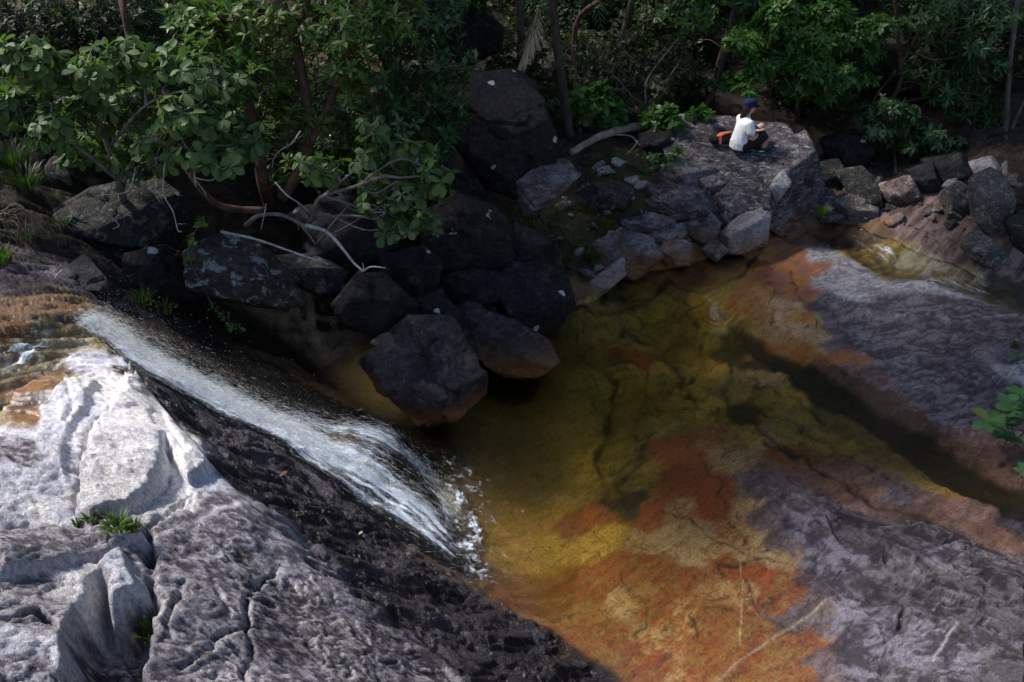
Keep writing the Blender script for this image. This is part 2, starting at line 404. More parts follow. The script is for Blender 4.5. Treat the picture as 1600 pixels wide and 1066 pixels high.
for cell, amp_, sdd in ((.70, .035, 3), (.27, .010, 11)):
    f1, f2, idn = worley(xa_, ya_, cell, sdd); e_ = sstep(0, .28, f2 - f1); k = sstep(.25, -.05, cbd[i])
    Z[i] += k * amp_ * (e_ - 1 + .7 * (idn - .5)); gap[i] = np.maximum(gap[i], k * (1 - sstep(.0, .10, f2 - f1)) * (1 if cell > .5 else .3) * sstep(-.25, .15, n_mid[i])); cobid[i] = cobid[i] + (idn - .5) * k
# sinuous laminae beside the dark channel
chn = poly_sdf(X, Y, hits('1130 500;1300 565;1500 680;1620 750;1620 800;1400 800;1250 760;1150 700;1100 620')[:, :2])
Z += sstep(0.1, -.25, chn) * 0.05 * terrace(fbm(XA * .9 + .4 * wx, YA * 5.5, 26.0, 4), 9, .15)
# water-worn boss of rock in the cascade
i = near(hits('540 660;660 760'), .8)
ROCKB = hits('520 680;560 668;620 690;650 730;630 770;580 765;540 720')
x, y = warped(i, .08, .02); Z[i] += 0.07 * sstep(.14, -.16, poly_sdf(x, y, ROCKB[:, :2])) * (1 + .5 * n_mid[i])

# ------------------------------------------------------------------ colours of the stone (two tones per place, mixed by noise), wetness
PAL = {
 'wt': ((.86, .82, .77), (.74, .70, .69), .0), 'bw': ((.68, .68, .73), (.50, .49, .55), .0), 'pg': ((.12, .102, .122), (.42, .39, .42), .0),  # warm white and blue-white also put lit and shaded facets into the colour
 'pd': ((.055, .043, .053), (.30, .265, .285), .15), 'dk': ((.011, .0085, .0125), (.022, .017, .023), .9), 'dm': ((.034, .026, .034), (.085, .070, .082), .8),
 'ys': ((.36, .27, .12), (.50, .46, .36), .8), 'or': ((.27, .145, .065), (.13, .08, .05), .8), 'ch': ((.045, .034, .026), (.10, .06, .035), .9),
 'yp': ((.56, .44, .12), (.50, .36, .08), .5), 'ol': ((.58, .42, .09), (.44, .22, .05), .5), 'od': ((.26, .19, .055), (.50, .36, .09), .5), 'dp': ((.03, .03, .022), (.07, .055, .03), .5),
 'rd': ((.36, .095, .04), (.30, .15, .06), .6), 'rt': ((.30, .10, .04), (.52, .42, .22), .6), 'tn': ((.50, .44, .26), (.40, .24, .11), .6), 'rb': ((.24, .075, .035), (.33, .22, .08), .6),
 'ps': ((.12, .078, .074), (.22, .18, .185), .45), 'pp': ((.065, .050, .062), (.22, .198, .235), .25), 'pk': ((.036, .027, .033), (.115, .096, .106), .3),
 'ao': ((.50, .17, .035), (.48, .33, .12), .7), 'ap': ((.34, .14, .10), (.48, .20, .06), .7), 'us': ((.10, .075, .083), (.25, .215, .23), .15), 'up': ((.55, .51, .51), (.27, .24, .26), .0), 'ud': ((.07, .052, .059), (.17, .14, .15), .2),
 'cb': ((.19, .095, .075), (.28, .165, .12), .5), 'rr': ((.10, .06, .05), (.24, .17, .155), .3), 'so': ((.028, .022, .013), (.06, .046, .032), .1), 'mo': ((.050, .050, .017), (.085, .062, .034), .1),
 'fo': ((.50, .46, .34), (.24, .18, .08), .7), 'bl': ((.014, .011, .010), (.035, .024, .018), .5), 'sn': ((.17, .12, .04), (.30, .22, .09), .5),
}
CS = '''
wt 200 640;wt 180 720;wt 150 780;wt 240 680;wt 230 720;wt 190 780;wt 270 720;bw 100 700;bw 60 750;bw 40 680;bw 20 800;bw 80 800;bw 130 640;bw 90 640;wt 160 600;wt 60 800;bw 150 570;wt 185 590
ys 20 590;ys 60 550;or 70 590;or 30 640;ys 0 640;or 60 470;ys 110 520;or 100 480;or 20 500;pg 20 700;or 40 610;ys -60 620;pk 20 440;pk 80 420;pk 120 450;bl 200 470;bl 150 440
pg 60 860;pg 120 860;bw 160 900;wt 130 905;bw 190 920;pg 40 960;bw 60 1000;pg 90 1040;pd 160 1000;pd 180 1050;pg 300 850;pg 280 900;pg 330 830;pg 260 960;pg 350 960;pg 300 1030;pg 250 1060;pg 200 860;pg 400 1040
pg 370 860;pd 400 880;pd 440 940;pd 500 1000;pd 420 1000;pg 480 1050;pd 560 1050;pd 600 1000;pd 650 1060;pg 440 870;pd 520 930;bw 320 760;wt 290 770;pg 350 790;pg 0 920;pg -60 900;pg 0 1050
dk 300 660;dm 360 690;dm 420 700;dm 480 740;dk 450 790;dk 540 860;dk 640 900;dk 700 940;dm 660 950;dm 600 880;dk 800 1000;dk 880 1050;dk 760 1040;dm 700 1010;dk 560 800;dk 380 760;dk 600 940;dk 240 600;dk 270 640;dk 930 1060
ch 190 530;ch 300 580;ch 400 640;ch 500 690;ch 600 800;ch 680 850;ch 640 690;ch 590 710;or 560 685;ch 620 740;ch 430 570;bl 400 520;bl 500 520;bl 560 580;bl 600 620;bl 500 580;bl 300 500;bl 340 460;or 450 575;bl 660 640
yp 800 700;yp 820 780;yp 780 650;yp 850 720;yp 870 650;yp 790 850;yp 850 860;yp 880 790;yp 900 700;ol 940 590;ol 910 740;rd 915 810;yp 930 850;od 960 700;od 945 760;ol 970 640;od 1000 760;dp 985 785;ol 990 590;od 930 560;ol 860 600;od 860 550
ol 1000 530;ol 1040 500;ol 1080 530;od 1060 580;ol 1110 580;od 1130 600;ol 1060 470;od 1140 520;ol 1000 500;rd 985 555;ol 930 500;od 960 480;ol 1060 630;od 1030 660;ol 1100 640;od 890 540;ol 950 520;dp 1150 545;ol 1110 500
rd 1060 700;rd 1080 740;rd 1110 760;rd 1050 760;rt 1130 690;tn 1150 730;rd 1120 790;rt 1060 800;rd 1030 800;tn 1060 830;tn 1030 850;tn 1100 840;tn 1080 870;rt 1140 830;tn 1170 850;rd 1160 900;rd 1190 910;rb 1000 880;rd 960 880;rb 930 930;rb 1060 900;rb 1000 950;tn 980 950;rb 900 960;rb 950 1000;rb 1000 1040;rt 1060 970;rt 1040 1010;rb 1120 960;rb 1160 980;rt 1150 930;rb 1100 1040;rt 1080 1066;rb 1180 1040;rb 860 940;rb 1220 930;tn 1200 870;ps 1240 965;tn 1170 790;ps 1180 760;ps 1200 800;ps 1165 740;ps 1210 850;rb 1250 1000;rb 1240 1050
ps 1230 790;pp 1260 820;pp 1245 810;pk 1330 810;pp 1290 860;pp 1310 920;pp 1340 970;ps 1280 960;pp 1320 1030;pp 1350 1030;ps 1280 1040;pk 1400 860;pk 1460 830;pk 1400 930;pk 1480 960;pk 1450 900;pp 1480 880;pk 1540 900;pk 1580 980;pp 1450 1010;pp 1500 1030;pp 1420 1050;pk 1570 1050;pk 1550 870;pp 1540 1010;pk 1600 900;pk 1500 1000;pk 1700 1000
cb 1300 590;cb 1400 650;cb 1500 710;cb 1580 750;cb 1350 610;dp 1200 570;dp 1300 620;dp 1400 690;dp 1500 740;dp 1590 780;dp 1260 590;tn 1210 600;ol 1240 615;od 1210 650;sn 1330 660;sn 1400 700;sn 1370 680;sn 1460 745;ol 1480 760;tn 1200 680;rb 1250 710;cb 1300 740;cb 1350 770;od 1290 690;ps 1400 770;cb 1450 800;od 1180 620;dp 1170 650;od 1240 680;cb 1530 800;pk 1580 810;cb 1560 840;ol 1180 680;tn 1190 590
ao 1190 400;ap 1230 400;ap 1220 430;ao 1170 460;ao 1180 480;ap 1240 460;tn 1220 480;ao 1250 500;tn 1210 520;ao 1200 540;ao 1260 550;ps 1300 540;tn 1270 530;ap 1310 560;ao 1120 430;rb 1080 420;ao 1130 410;ol 990 450;ao 1040 440;ao 1160 420;ap 1250 420;tn 1240 510;ol 1120 460
up 1290 400;up 1310 440;up 1340 430;up 1370 450;us 1300 480;us 1340 490;up 1330 460;up 1440 442;us 1390 470;us 1450 480;ud 1500 500;ud 1560 520;us 1420 530;ud 1480 560;us 1360 540;ud 1540 600;us 1440 600;us 1400 570;ud 1590 570;us 1330 520;ud 1600 640;us 1500 640;up 1590 575;ud 1700 620
ch 1330 380;od 1380 400;fo 1420 410;fo 1450 420;fo 1490 440;fo 1520 450;od 1400 430;or 1320 360;dp 1560 450;dp 1590 462;or 1290 350;or 1260 365;od 1350 400
rr 1380 320;rr 1450 350;rr 1520 390;rr 1560 400;rr 1590 420;rr 1450 300;rr 1420 330;so 1500 280;so 1600 320;so 1350 280;rr 1600 380;rr 1480 380
so 900 400;mo 900 350;mo 950 340;so 970 300;mo 1000 330;so 1030 280;us 1060 300;mo 1050 330;so 920 280;us 1080 290;so 1000 260;mo 880 420;us 1040 360;so 850 350;so 940 380;or 960 430;or 900 460;so 1060 240;us 1100 300;so 1000 220
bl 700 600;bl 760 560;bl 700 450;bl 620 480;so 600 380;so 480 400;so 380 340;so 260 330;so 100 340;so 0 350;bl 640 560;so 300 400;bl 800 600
'''
for _k in ('yp', 'rd', 'rt', 'tn', 'rb'): PAL[_k] = (tuple(c * m_ for c, m_ in zip(PAL[_k][0], (1.12, .92, .85))), tuple(c * m_ for c, m_ in zip(PAL[_k][1], (1.0, .86, .75))), PAL[_k][2])
samp = []
for tok in CS.replace('\n', ';').split(';'):
    t = tok.split()
    if len(t) == 3:
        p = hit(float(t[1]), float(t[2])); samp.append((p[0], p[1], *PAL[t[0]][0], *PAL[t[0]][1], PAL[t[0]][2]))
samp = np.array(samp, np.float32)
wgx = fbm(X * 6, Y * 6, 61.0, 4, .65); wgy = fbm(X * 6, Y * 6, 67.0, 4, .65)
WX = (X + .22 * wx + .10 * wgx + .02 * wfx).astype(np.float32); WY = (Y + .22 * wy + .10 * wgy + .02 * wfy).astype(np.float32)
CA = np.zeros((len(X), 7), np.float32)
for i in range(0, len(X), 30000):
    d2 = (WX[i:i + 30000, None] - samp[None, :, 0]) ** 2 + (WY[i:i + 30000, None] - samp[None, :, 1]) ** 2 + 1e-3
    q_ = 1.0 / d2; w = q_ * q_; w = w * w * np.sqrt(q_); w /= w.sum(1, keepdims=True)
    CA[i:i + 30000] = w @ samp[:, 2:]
mixn = fbm(X * 3.0 + .6 * wx, Y * 3.0 + .6 * wy, 21.0, 7, .68)
mixa = fbm(XA * 2.2 + .5 * wx, YA * 7 + .4 * wy, 23.0, 6, .66); mixx = fbm(X * 2.4 + .4 * wx, Y * 8 + .3 * wy, 29.0, 6, .68)
flk = fbm(X * 13 + .6 * wx, Y * 13 + .6 * wy, 33.0, 4, .75)
anis = np.clip(on['far'] + on['wet'] + 0.6 * rest, 0, 1)
mk = mixn * (1 - .65 * anis) + mixa * .65 * anis; mk = mk * (1 - .9 * on['upper']) + on['upper'] * (.85 * mixx + .25 * flk)
mk = mk * (1 - .75 * on['pale'] * low) + .75 * on['pale'] * low * (flk * 1.1 - .05)
# weathered edges of the peeling plates are paler
if True:
    zg = Z.reshape(NY, NX); lap = np.zeros_like(zg)
    lap[2:-2, 2:-2] = zg[2:-2, 2:-2] - .25 * (zg[:-4, 2:-2] + zg[4:, 2:-2] + zg[2:-2, :-4] + zg[2:-2, 4:])
    edge = np.clip(lap.ravel() / (0.0016 * Y), -1, 1)
inp = sstep(.05, -.1, dpool); mk = mk * (1 - inp) + inp * (.45 * mixa + .3 * mixn + .35 * flk)
m = sstep(-.09 - .10 * inp, .13 + .10 * inp, mk + .30 * n_fin * (on['pale'] + on['lower'] + on['upper']))
veins = np.exp(-(np.abs(fbm(X * 2.6 + .8 * wx, Y * 2.6 + .8 * wy, 51.0, 4, .55)) / .014) ** 2) * inp
veins = np.maximum(veins, .8 * inp * np.exp(-(np.abs(fbm(XA * 3.0 + .6 * wx, YA * 6.0 + .6 * wy, 57.0, 4, .6)) / .016) ** 2) * sstep(-.1, .15, n_mid))
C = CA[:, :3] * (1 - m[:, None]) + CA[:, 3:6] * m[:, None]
kd = sstep(.05, -.06, chd)[:, None] * .97; C = C * (1 - kd) + np.array([.008, .009, .012]) * kd
C = C * (1 + .5 * cobid[:, None]); gp = .8 * gap[:, None]; C = C * (1 - gp) + np.array([.05, .038, .018]) * gp  # gaps between the blocks darkened in the colour where shade would fall
C = C * (1 - .75 * veins[:, None]) + np.array([.05, .03, .018]) * .75 * veins[:, None]
e = (sstep(.15, .9, edge) * np.clip(on['pale'] + .25 * on['lower'] + .4 * on['upper'], 0, 1) * (0.35 + .65 * sstep(-.1, .3, n_mid)))[:, None] * .9
C = C * (1 - e) + np.array([.62, .58, .57]) * e
def vein(s, colr, w, a=.02):
    P = hits(s); i = near(P, .2); x, y = warped(i, a, .006); d = seg_dist(x, y, P)
    k = (np.exp(-(d / w) ** 2) * (.5 + .5 * sstep(-.2, .2, n_mid[i])))[:, None]; C[i] = C[i] * (1 - k) + np.array(colr) * k
for s, d, w in DARKLINES: vein(s, (.022, .020, .015), max(.028, w * .75), .20)  # joint shade painted into the colour as dark lines along the cracks
for s in ('980 560;1010 590;1000 640;1030 660', '1060 520;1090 545;1100 590', '1040 480;1075 500;1090 530', '900 560;930 590;925 640', '1080 690;1110 740;1140 800;1150 850', '1040 800;1100 830;1170 870;1230 880', '960 900;1000 930;1010 980;990 1030', '1030 920;1080 950;1100 1010', '1150 910;1190 960;1240 990', '1190 420;1210 460;1200 510', '1230 420;1255 470;1290 520'): vein(s, (.05, .028, .018), .014, .22)
vein('1153 690;1155 760;1157 850;1158 930;1155 1010', (.50, .40, .24), .006, .03)
vein('1110 1075;1150 1035;1200 1000;1250 968;1290 940', (.40, .34, .25), .013, .05)
vein('0 907;110 882;232 850;330 806;400 795', (.68, .64, .66), .022)
vein('1455 1040;1480 1000;1505 975', (.40, .37, .40), .012, .05)
wet = np.clip(CA[:, 6] + .15 * n_mid, 0, 1)

faces = np.arange(NX * NY).reshape(NY, NX)
F = np.stack([faces[:-1, :-1], faces[:-1, 1:], faces[1:, 1:], faces[1:, :-1]], -1).reshape(-1, 4)
reg = np.zeros(len(X), np.int32)
for k, nm in enumerate(['pale', 'wet', 'upper', 'lower', 'far']):
    reg[sdf[nm] < 0] = k + 1
freg = reg[F[:, 0]]

g = NT('bedrock')
p = g.pos()
c = g.attr('stone')
n1 = g.noise(34, p, 6, .7); n2 = g.noise(150, p, 3, .6); n3 = g.noise(9, p, 6, .6)
c = g.mix(g.ramp(n1, .40, .62, 0, .6), c, g.mix(1.0, c, (.38, .35, .37), 'MULTIPLY'))
c = g.mix(g.ramp(n2, .52, .70, 0, .75), c, g.mix(1.0, c, (1.7, 1.65, 1.65), 'MULTIPLY'))
wv = g.attr('wet', 'Fac')
rough = g.math('ADD', g.math('MULTIPLY', g.math('SUBTRACT', 1.0, wv), .55), g.ramp(n1, .3, .7, .06, .26), True)
h = g.math('ADD', g.math('MULTIPLY', n1, 1.0), g.math('ADD', g.math('MULTIPLY', n2, .35), g.math('MULTIPLY', n3, .25)))
bn = g.n('ShaderNodeBump'); bn.inputs['Distance'].default_value = .03; g.l(g.attr('relief', 'Fac'), bn.inputs['Strength']); g.l(h, bn.inputs['Height']); nb = bn.outputs['Normal']
pr = g.principled(c, rough, nb, g.math('ADD', g.math('MULTIPLY', wv, .25), .15))
M_BED = g.surf(pr.outputs[0])
BEDINFO = {0: ('stream_bed', None), 1: ('rock_slab', 'pale bleached rock slab with peeling plates and cracks, beside the cascade'),
           2: ('rock_slab', 'near-black wet rock slab sloping from the pale slab down to the pool'),
           3: ('rock_slab', 'purplish rock slab with a bleached crest between the side stream and the dark channel'),
           4: ('rock_slab', 'purple-grey cracked rock slab below the narrow dark channel, in the lower corner'),
           5: ('rock_slab', 'reddish brown sloping rock on the far side of the small side stream')}
for k, (nm, lab) in BEDINFO.items():
    f = F[freg == k]
    used, inv = np.unique(f, return_inverse=True)
    me = np_mesh(nm, np.stack([X[used], Y[used], Z[used]], 1), inv.reshape(-1, 4))
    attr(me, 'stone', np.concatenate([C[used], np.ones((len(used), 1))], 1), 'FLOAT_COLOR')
    attr(me, 'wet', wet[used]); attr(me, 'relief', (1 - .8 * on['pale'] * (1 - low))[used])
    o = link_mesh(nm, me, M_BED)
    if lab: set_props(o, lab, 'rock slab', None, 'thing')
    else: set_props(o, kind='structure')
# fine terrain lookup on the grid
def HZ(x, y):
    x = np.atleast_1d(np.asarray(x, float)); y = np.atleast_1d(np.asarray(y, float))
    ry = np.clip((np.log(np.clip(y, 2.21, 17.4)) - math.log(2.2)) / (math.log(17.5) - math.log(2.2)) * (NY - 1), 0, NY - 1.001)
    rx = np.clip((x / ((0.5 * y + 1.9) * 1.34) + 1) / 2 * (NX - 1), 0, NX - 1.001)
    z = Z.reshape(NY, NX); i = ry.astype(int); j = rx.astype(int); fi = ry - i; fj = rx - j
    zz = z[i, j] * (1 - fi) * (1 - fj) + z[i + 1, j] * fi * (1 - fj) + z[i, j + 1] * (1 - fi) * fj + z[i + 1, j + 1] * fi * fj
    return np.where(y < 17.3, zz, H0(x, y))
def ground(u, v, dz=0.0):
    p = hit(u, v); p[2] = HZ(p[0], p[1])[0] + dz; return p

# ------------------------------------------------------------------ hillside beyond
hx = np.linspace(-60, 60, 200); hy = np.concatenate([np.linspace(-12, 15, 60), np.linspace(15.3, 24, 110), np.linspace(24.5, 70, 70)])
HX, HY = np.meshgrid(hx, hy); hz = H0(HX.ravel(), HY.ravel())
lim = (np.abs(HX.ravel()) < (0.5 * HY.ravel() + 1.9) * 1.34 - .6) & (HY.ravel() > 2.5) & (HY.ravel() < 17.2)
lim2 = (HY.ravel() < 2.5) & (np.abs(HX.ravel()) < 8)
hz += np.where(lim, -.5, .35 * fbm(HX.ravel() * .5, HY.ravel() * .5, 3.0, 4) - .05) 
hz = np.where(lim2, np.minimum(hz, 3.2) - .2, hz)
hz = np.where(np.abs(HX.ravel()) < 14, hz, np.clip(hz, .6, 60)) + .7 * np.maximum(np.abs(HX.ravel()) - 20, 0) * sstep(2, 14, HY.ravel())
fi = np.arange(HX.size).reshape(HX.shape)
me = np_mesh('hillside', np.stack([HX.ravel(), HY.ravel(), hz], 1), np.stack([fi[:-1, :-1], fi[:-1, 1:], fi[1:, 1:], fi[1:, :-1]], -1).reshape(-1, 4))
g = NT('forest_soil'); p = g.pos()
n = g.noise(3, p, 8, .65); n2 = g.noise(24, p, 6, .7)
c = g.mix(g.ramp(n, .4, .62), (.016, .012, .008), (.032, .023, .014)); c = g.mix(g.ramp(n2, .5, .7, 0, .7), c, (.05, .034, .022))
M_SOIL = g.surf(g.principled(c, .9, g.bump(n2, .9, .06)).outputs[0])
set_props(link_mesh('hillside', me, M_SOIL), kind='structure')
# ------------------------------------------------------------------ boulders
_ico = {}
def ico(sub):
    if sub not in _ico:
        bm = bmesh.new(); bmesh.ops.create_icosphere(bm, subdivisions=sub, radius=1.0)
        v = np.array([x.co[:] for x in bm.verts]); f = np.array([[q.index for q in x.verts] for x in bm.faces]); bm.free()
        _ico[sub] = (v / np.linalg.norm(v, axis=1)[:, None], f)
    return _ico[sub]
def hull2d(P):
    P = sorted(map(tuple, P))
    def half(pts):
        h = []
        for p in pts:
            while len(h) > 1 and (h[-1][0] - h[-2][0]) * (p[1] - h[-2][1]) - (h[-1][1] - h[-2][1]) * (p[0] - h[-2][0]) <= 0: h.pop()
            h.append(p)
        return h[:-1]
    return np.array(half(P) + half(P[::-1]))
PILE = 'dark boulders heaped between forest and pool'; SEAT = 'stones of the bank between forest and pool'
def unit3(a): return a / (np.linalg.norm(a, axis=-1, keepdims=True) + 1e-9)
def polytope(normals, offs, sub, p, seed, amp, size, nscale=1.0, strata=None):
    v, f = ico(sub)
    q = np.maximum(v @ normals.T, 0) / offs[None, :]
    p = p * 5.0
    r = (q ** p).sum(1) ** (-1.0 / p) * 1.04
    P = v * r[:, None]
    k = 2.2 / size * nscale
    dn = fbm(P[:, 0] * k + seed * 3.7, P[:, 1] * k, P[:, 2] * k + seed, 5, .55)
    rid = 1 - np.abs(fbm(P[:, 0] * k * .7 + seed, P[:, 1] * k * .7 + 5, P[:, 2] * k * .7, 3)) * 3.0
    cr = np.abs(fbm(P[:, 0] * k * .8 + seed * 2, P[:, 1] * k * .8 + 9, P[:, 2] * k * .8, 3))
    ch = terrace(fbm(P[:, 0] * k * .6 + seed, P[:, 1] * k * .6, P[:, 2] * k * .6 + 7, 3), 6, .12)
    rsn = np.random.RandomState(seed * 13 + 5); ns = 26
    sd_ = unit3(rsn.normal(size=(ns, 3))); vw = v + .16 * np.stack([perlin(v[:, 0] * 3 + seed, v[:, 1] * 3, v[:, 2] * 3), perlin(v[:, 0] * 3, v[:, 1] * 3 + seed, v[:, 2] * 3 + 9), dn], 1)
    cell = (unit3(vw) @ sd_.T).argmax(1); off = rsn.uniform(-1, 1, ns); tl_ = rsn.normal(0, 1, (ns, 3))
    fac = off[cell] * .45 + ((v - sd_[cell]) * tl_[cell]).sum(1) * .7
    P = P * (1 + amp * .45 * dn + amp * .6 * ch + amp * 1.35 * fac - .04 * np.exp(-(cr / .02) ** 2))[:, None]
    if strata is not None:
        s = P @ strata / size
        P = P * (1 + .10 * terrace(s + .12 * dn, 11, .12) - .10 * s)[:, None]
    return P, f
def boulder(name, outline, y, thick, mat, label, seed, sub=5, p=14, amp=.10, group=None, sink=0.0, cat='boulder', strata=False, tilt=.25, extra=()):
    """outline: photo polygon of the stone; y: its distance; thick: depth as a share of its width"""
    rs = np.random.RandomState(seed)
    px = np.array([list(map(float, t.split())) for t in outline.split(';')])
    if y is None:
        pb = hit(px[:, 0].mean(), px[:, 1].max() - 3); y = pb[1] + .3 * (px[:, 0].max() - px[:, 0].min()) / px_per_m(pb)
    P3 = np.array([at_y(u, v, y) for u, v in px])
    c = (P3.min(0) + P3.max(0)) / 2
    w = c - np.array([0, 0, CAM_H]); w /= np.linalg.norm(w)
    rt = np.cross(w, [0, 0, 1]); rt /= np.linalg.norm(rt); upv = np.cross(rt, w)
    P3 = np.array([at_y(u, v, y) for u, v in px]); 
    # bring the points into the plane through c that faces the viewer's bearing
    q = []
    for u, v in px:
        d = ray(u, v); t = np.dot(c - np.array([0, 0, CAM_H]), w) / np.dot(d, w)
        X3 = np.array([0, 0, CAM_H]) + d * t; q.append(((X3 - c) @ rt, (X3 - c) @ upv))
    hq = hull2d(q); gm = hq.mean(0); hq = gm + (hq - gm) * (1.10 if group == SEAT else 1.02); ext = hq.max(0) - hq.min(0); c2 = (hq.max(0) + hq.min(0)) / 2; hq = hq - c2; c = c + rt * c2[0] + upv * c2[1]
    size = float(math.sqrt(ext[0] * ext[1])); half = thick * size * .5
    N, O = [], []
    for a, b in zip(hq, np.roll(hq, -1, 0)):
        e = b - a; L = math.hypot(*e)
        if L < 1e-6: continue
        n2 = np.array([e[1], -e[0]]) / L; d = float(n2 @ a)
        k = rs.uniform(-tilt, tilt) * .7
        n = rt * n2[0] + upv * n2[1] + w * k; l = np.linalg.norm(n)
        N.append(n / l); O.append(max(d, .08 * size) / l * 1.02)
        if rs.uniform() < .35:
            kk = rs.uniform(.6, 1.3); n = rt * n2[0] + upv * n2[1] - w * kk; l = np.linalg.norm(n)
            N.append(n / l); O.append((max(d, .08 * size) * rs.uniform(.8, .95) + kk * half * rs.uniform(.5, .75)) / l)
    wh = np.array([w[0], w[1], 0]); wh /= np.linalg.norm(wh); Zu = np.array([0, 0, 1.0])
    for n, k in ((Zu * rs.uniform(.8, 1.1) - wh * rs.uniform(.25, .6) + rt * rs.normal(0, .3), rs.uniform(.62, .8)),
                 (-wh * 1.0 + Zu * rs.uniform(-.1, .35) + rt * rs.choice([-1, 1]) * rs.uniform(.25, .6), rs.uniform(.75, .95)),
                 (-wh * .8 - Zu * rs.uniform(.1, .4) + rt * rs.normal(0, .5), rs.uniform(.85, 1.05))):
        n = n / np.linalg.norm(n); N.append(n); O.append(half * k)
    for j in range(3):
        n = w + rt * rs.normal(0, .28) + upv * rs.normal(0, .28); n /= np.linalg.norm(n)
        N.append(n); O.append(half * rs.uniform(.85, 1.1))
    for n, (pu, pv, py) in extra:
        n = np.array(n, float); n /= np.linalg.norm(n); N.append(n); O.append(max(.05, float(n @ (at_y(pu, pv, py) - c))))
    st = None
    if strata:
        st = np.array([.35, -.25, .9]); st /= np.linalg.norm(st)
    V, f = polytope(np.array(N), np.array(O), sub, p, seed, amp, size, 1.0, st)
    me = np_mesh(name, V, f)
    o = link_mesh(name, me, mat, None, c - np.array([0, 0, sink]))
    return set_props(o, label, cat, group, 'thing')

def rock_mat(name, a, b, lichen=0.0, lichen_col=(.45, .45, .44), moss=0.0, rust=0.0, rough=(.55, .8), scale=1.0, spots=0.0, streak=0.0):
    g = NT(name); p = g.pos(); r = g.rnd()
    off = g.n('ShaderNodeCombineXYZ'); g.l(g.math('MULTIPLY', r, 31.0), off.inputs[0]); g.l(g.math('MULTIPLY', r, 17.0), off.inputs[2])
    v = g.vadd(p, off.outputs[0])
    n1 = g.noise(2.6 * scale, v, 8, .62, .3); n2 = g.noise(16 * scale, v, 6, .65); n3 = g.noise(60, v, 4, .6)
    c = g.mix(g.ramp(n1, .36, .64), a, b)
    c = g.mix(g.ramp(n2, .42, .62, 0, .75), c, g.mix(1.0, c, (.35, .32, .32), 'MULTIPLY')); c = g.mix(g.ramp(n3, .55, .68, 0, .8), c, g.mix(1.0, c, (2.2, 2.1, 2.05), 'MULTIPLY'))
    if streak:
        mp = g.n('ShaderNodeMapping'); g.l(v, mp.inputs[0]); mp.inputs['Rotation'].default_value = (.35, .30, .2); mp.inputs['Scale'].default_value = (3.5, 4.5, 15.0); n5 = g.noise(1.0, mp.outputs[0], 7, .65, 1.6)
        c = g.mix(g.math('MULTIPLY', g.ramp(n5, .52, .64, 0, streak), g.ramp(n2, .35, .6, .2, 1.0)), c, (.36, .32, .335))
    if lichen:
        n4 = g.noise(7 * scale, v, 5, .7, .6)
        c = g.mix(g.math('MULTIPLY', g.ramp(n4, .54, .62, 0, lichen), g.ramp(n3, .35, .6, .35, 1)), c, lichen_col)
    if spots:
        vo = g.voro(2.3, g.vadd(v, (0, 0, 0)), 'F1'); vn = g.math('ADD', vo, g.math('ADD', g.math('MULTIPLY', g.math('SUBTRACT', n2, .5), .30), g.math('MULTIPLY', g.math('SUBTRACT', n1, .5), .35)))
        c = g.mix(g.ramp(vn, .09, .12, .85, 0), c, (.55, .56, .57))
    if moss:
        nz = g.n('ShaderNodeSeparateXYZ'); g.l(g.n('ShaderNodeNewGeometry').outputs['Normal'], nz.inputs[0])
        c = g.mix(g.math('MULTIPLY', g.ramp(nz.outputs[2], .3, .9, 0, moss), g.ramp(n2, .45, .6)), c, (.06, .075, .02))
    ro = g.ramp(n2, .3, .7, rough[0], rough[1])
    if rust:
        sx = g.n('ShaderNodeSeparateXYZ'); g.l(p, sx.inputs[0])
        hh = g.math('ADD', sx.outputs[2], g.math('MULTIPLY', g.math('SUBTRACT', n1, .5), .55))
        k = g.ramp(hh, .15, .62, rust, 0)
        c = g.mix(k, c, g.mix(n2, (.42, .18, .055), (.16, .075, .035)))
        kk = g.ramp(hh, -.02, .06, 1, 0); c = g.mix(g.math('MULTIPLY', kk, .7), c, (.36, .24, .07))
    hgt = g.math('ADD', g.math('MULTIPLY', n2, .7), g.math('ADD', g.math('MULTIPLY', n3, .3), g.math('MULTIPLY', n1, 1.0)))
    return g.surf(g.principled(c, ro, g.bump(hgt, 1.0, .06), .25).outputs[0])
M_DARK = rock_mat('dark_rock', (.008, .0070, .0082), (.021, .0175, .0195), .35, (.09, .09, .092), spots=1.0, rough=(.6, .85))
M_DWET = rock_mat('wet_rust_rock', (.022, .019, .022), (.06, .05, .05), .35, (.2, .19, .18), rust=.9, rough=(.35, .6))
M_GREY = rock_mat('grey_lichen_rock', (.022, .020, .020), (.052, .046, .046), .7, (.18, .19, .19), .25, rough=(.7, .9), scale=1.3)
M_LICH = rock_mat('blue_lichen_rock', (.028, .023, .021), (.055, .047, .044), 1.0, (.25, .29, .31), .0, rough=(.7, .9), scale=.9)
M_MOTT = rock_mat('mottled_rock', (.10, .085, .08), (.17, .145, .135), .9, (.36, .34, .32), .2, rough=(.7, .9), scale=1.6)
M_BANK = rock_mat('bank_rock', (.085, .068, .072), (.20, .175, .185), .5, (.38, .36, .37), .0, .75, rough=(.45, .75), streak=.7)
M_SEAT = rock_mat('foliated_rock', (.032, .026, .030), (.10, .086, .094), .45, (.34, .32, .35), .0, .35, rough=(.45, .7), streak=.95)
M_PALE = rock_mat('pale_rock', (.22, .20, .205), (.38, .35, .355), .5, (.5, .48, .48), .0, .5, rough=(.5, .75), streak=.5)
M_RED = rock_mat('red_brown_rock', (.11, .07, .06), (.19, .14, .125), .6, (.38, .35, .33), .1, rough=(.6, .85))

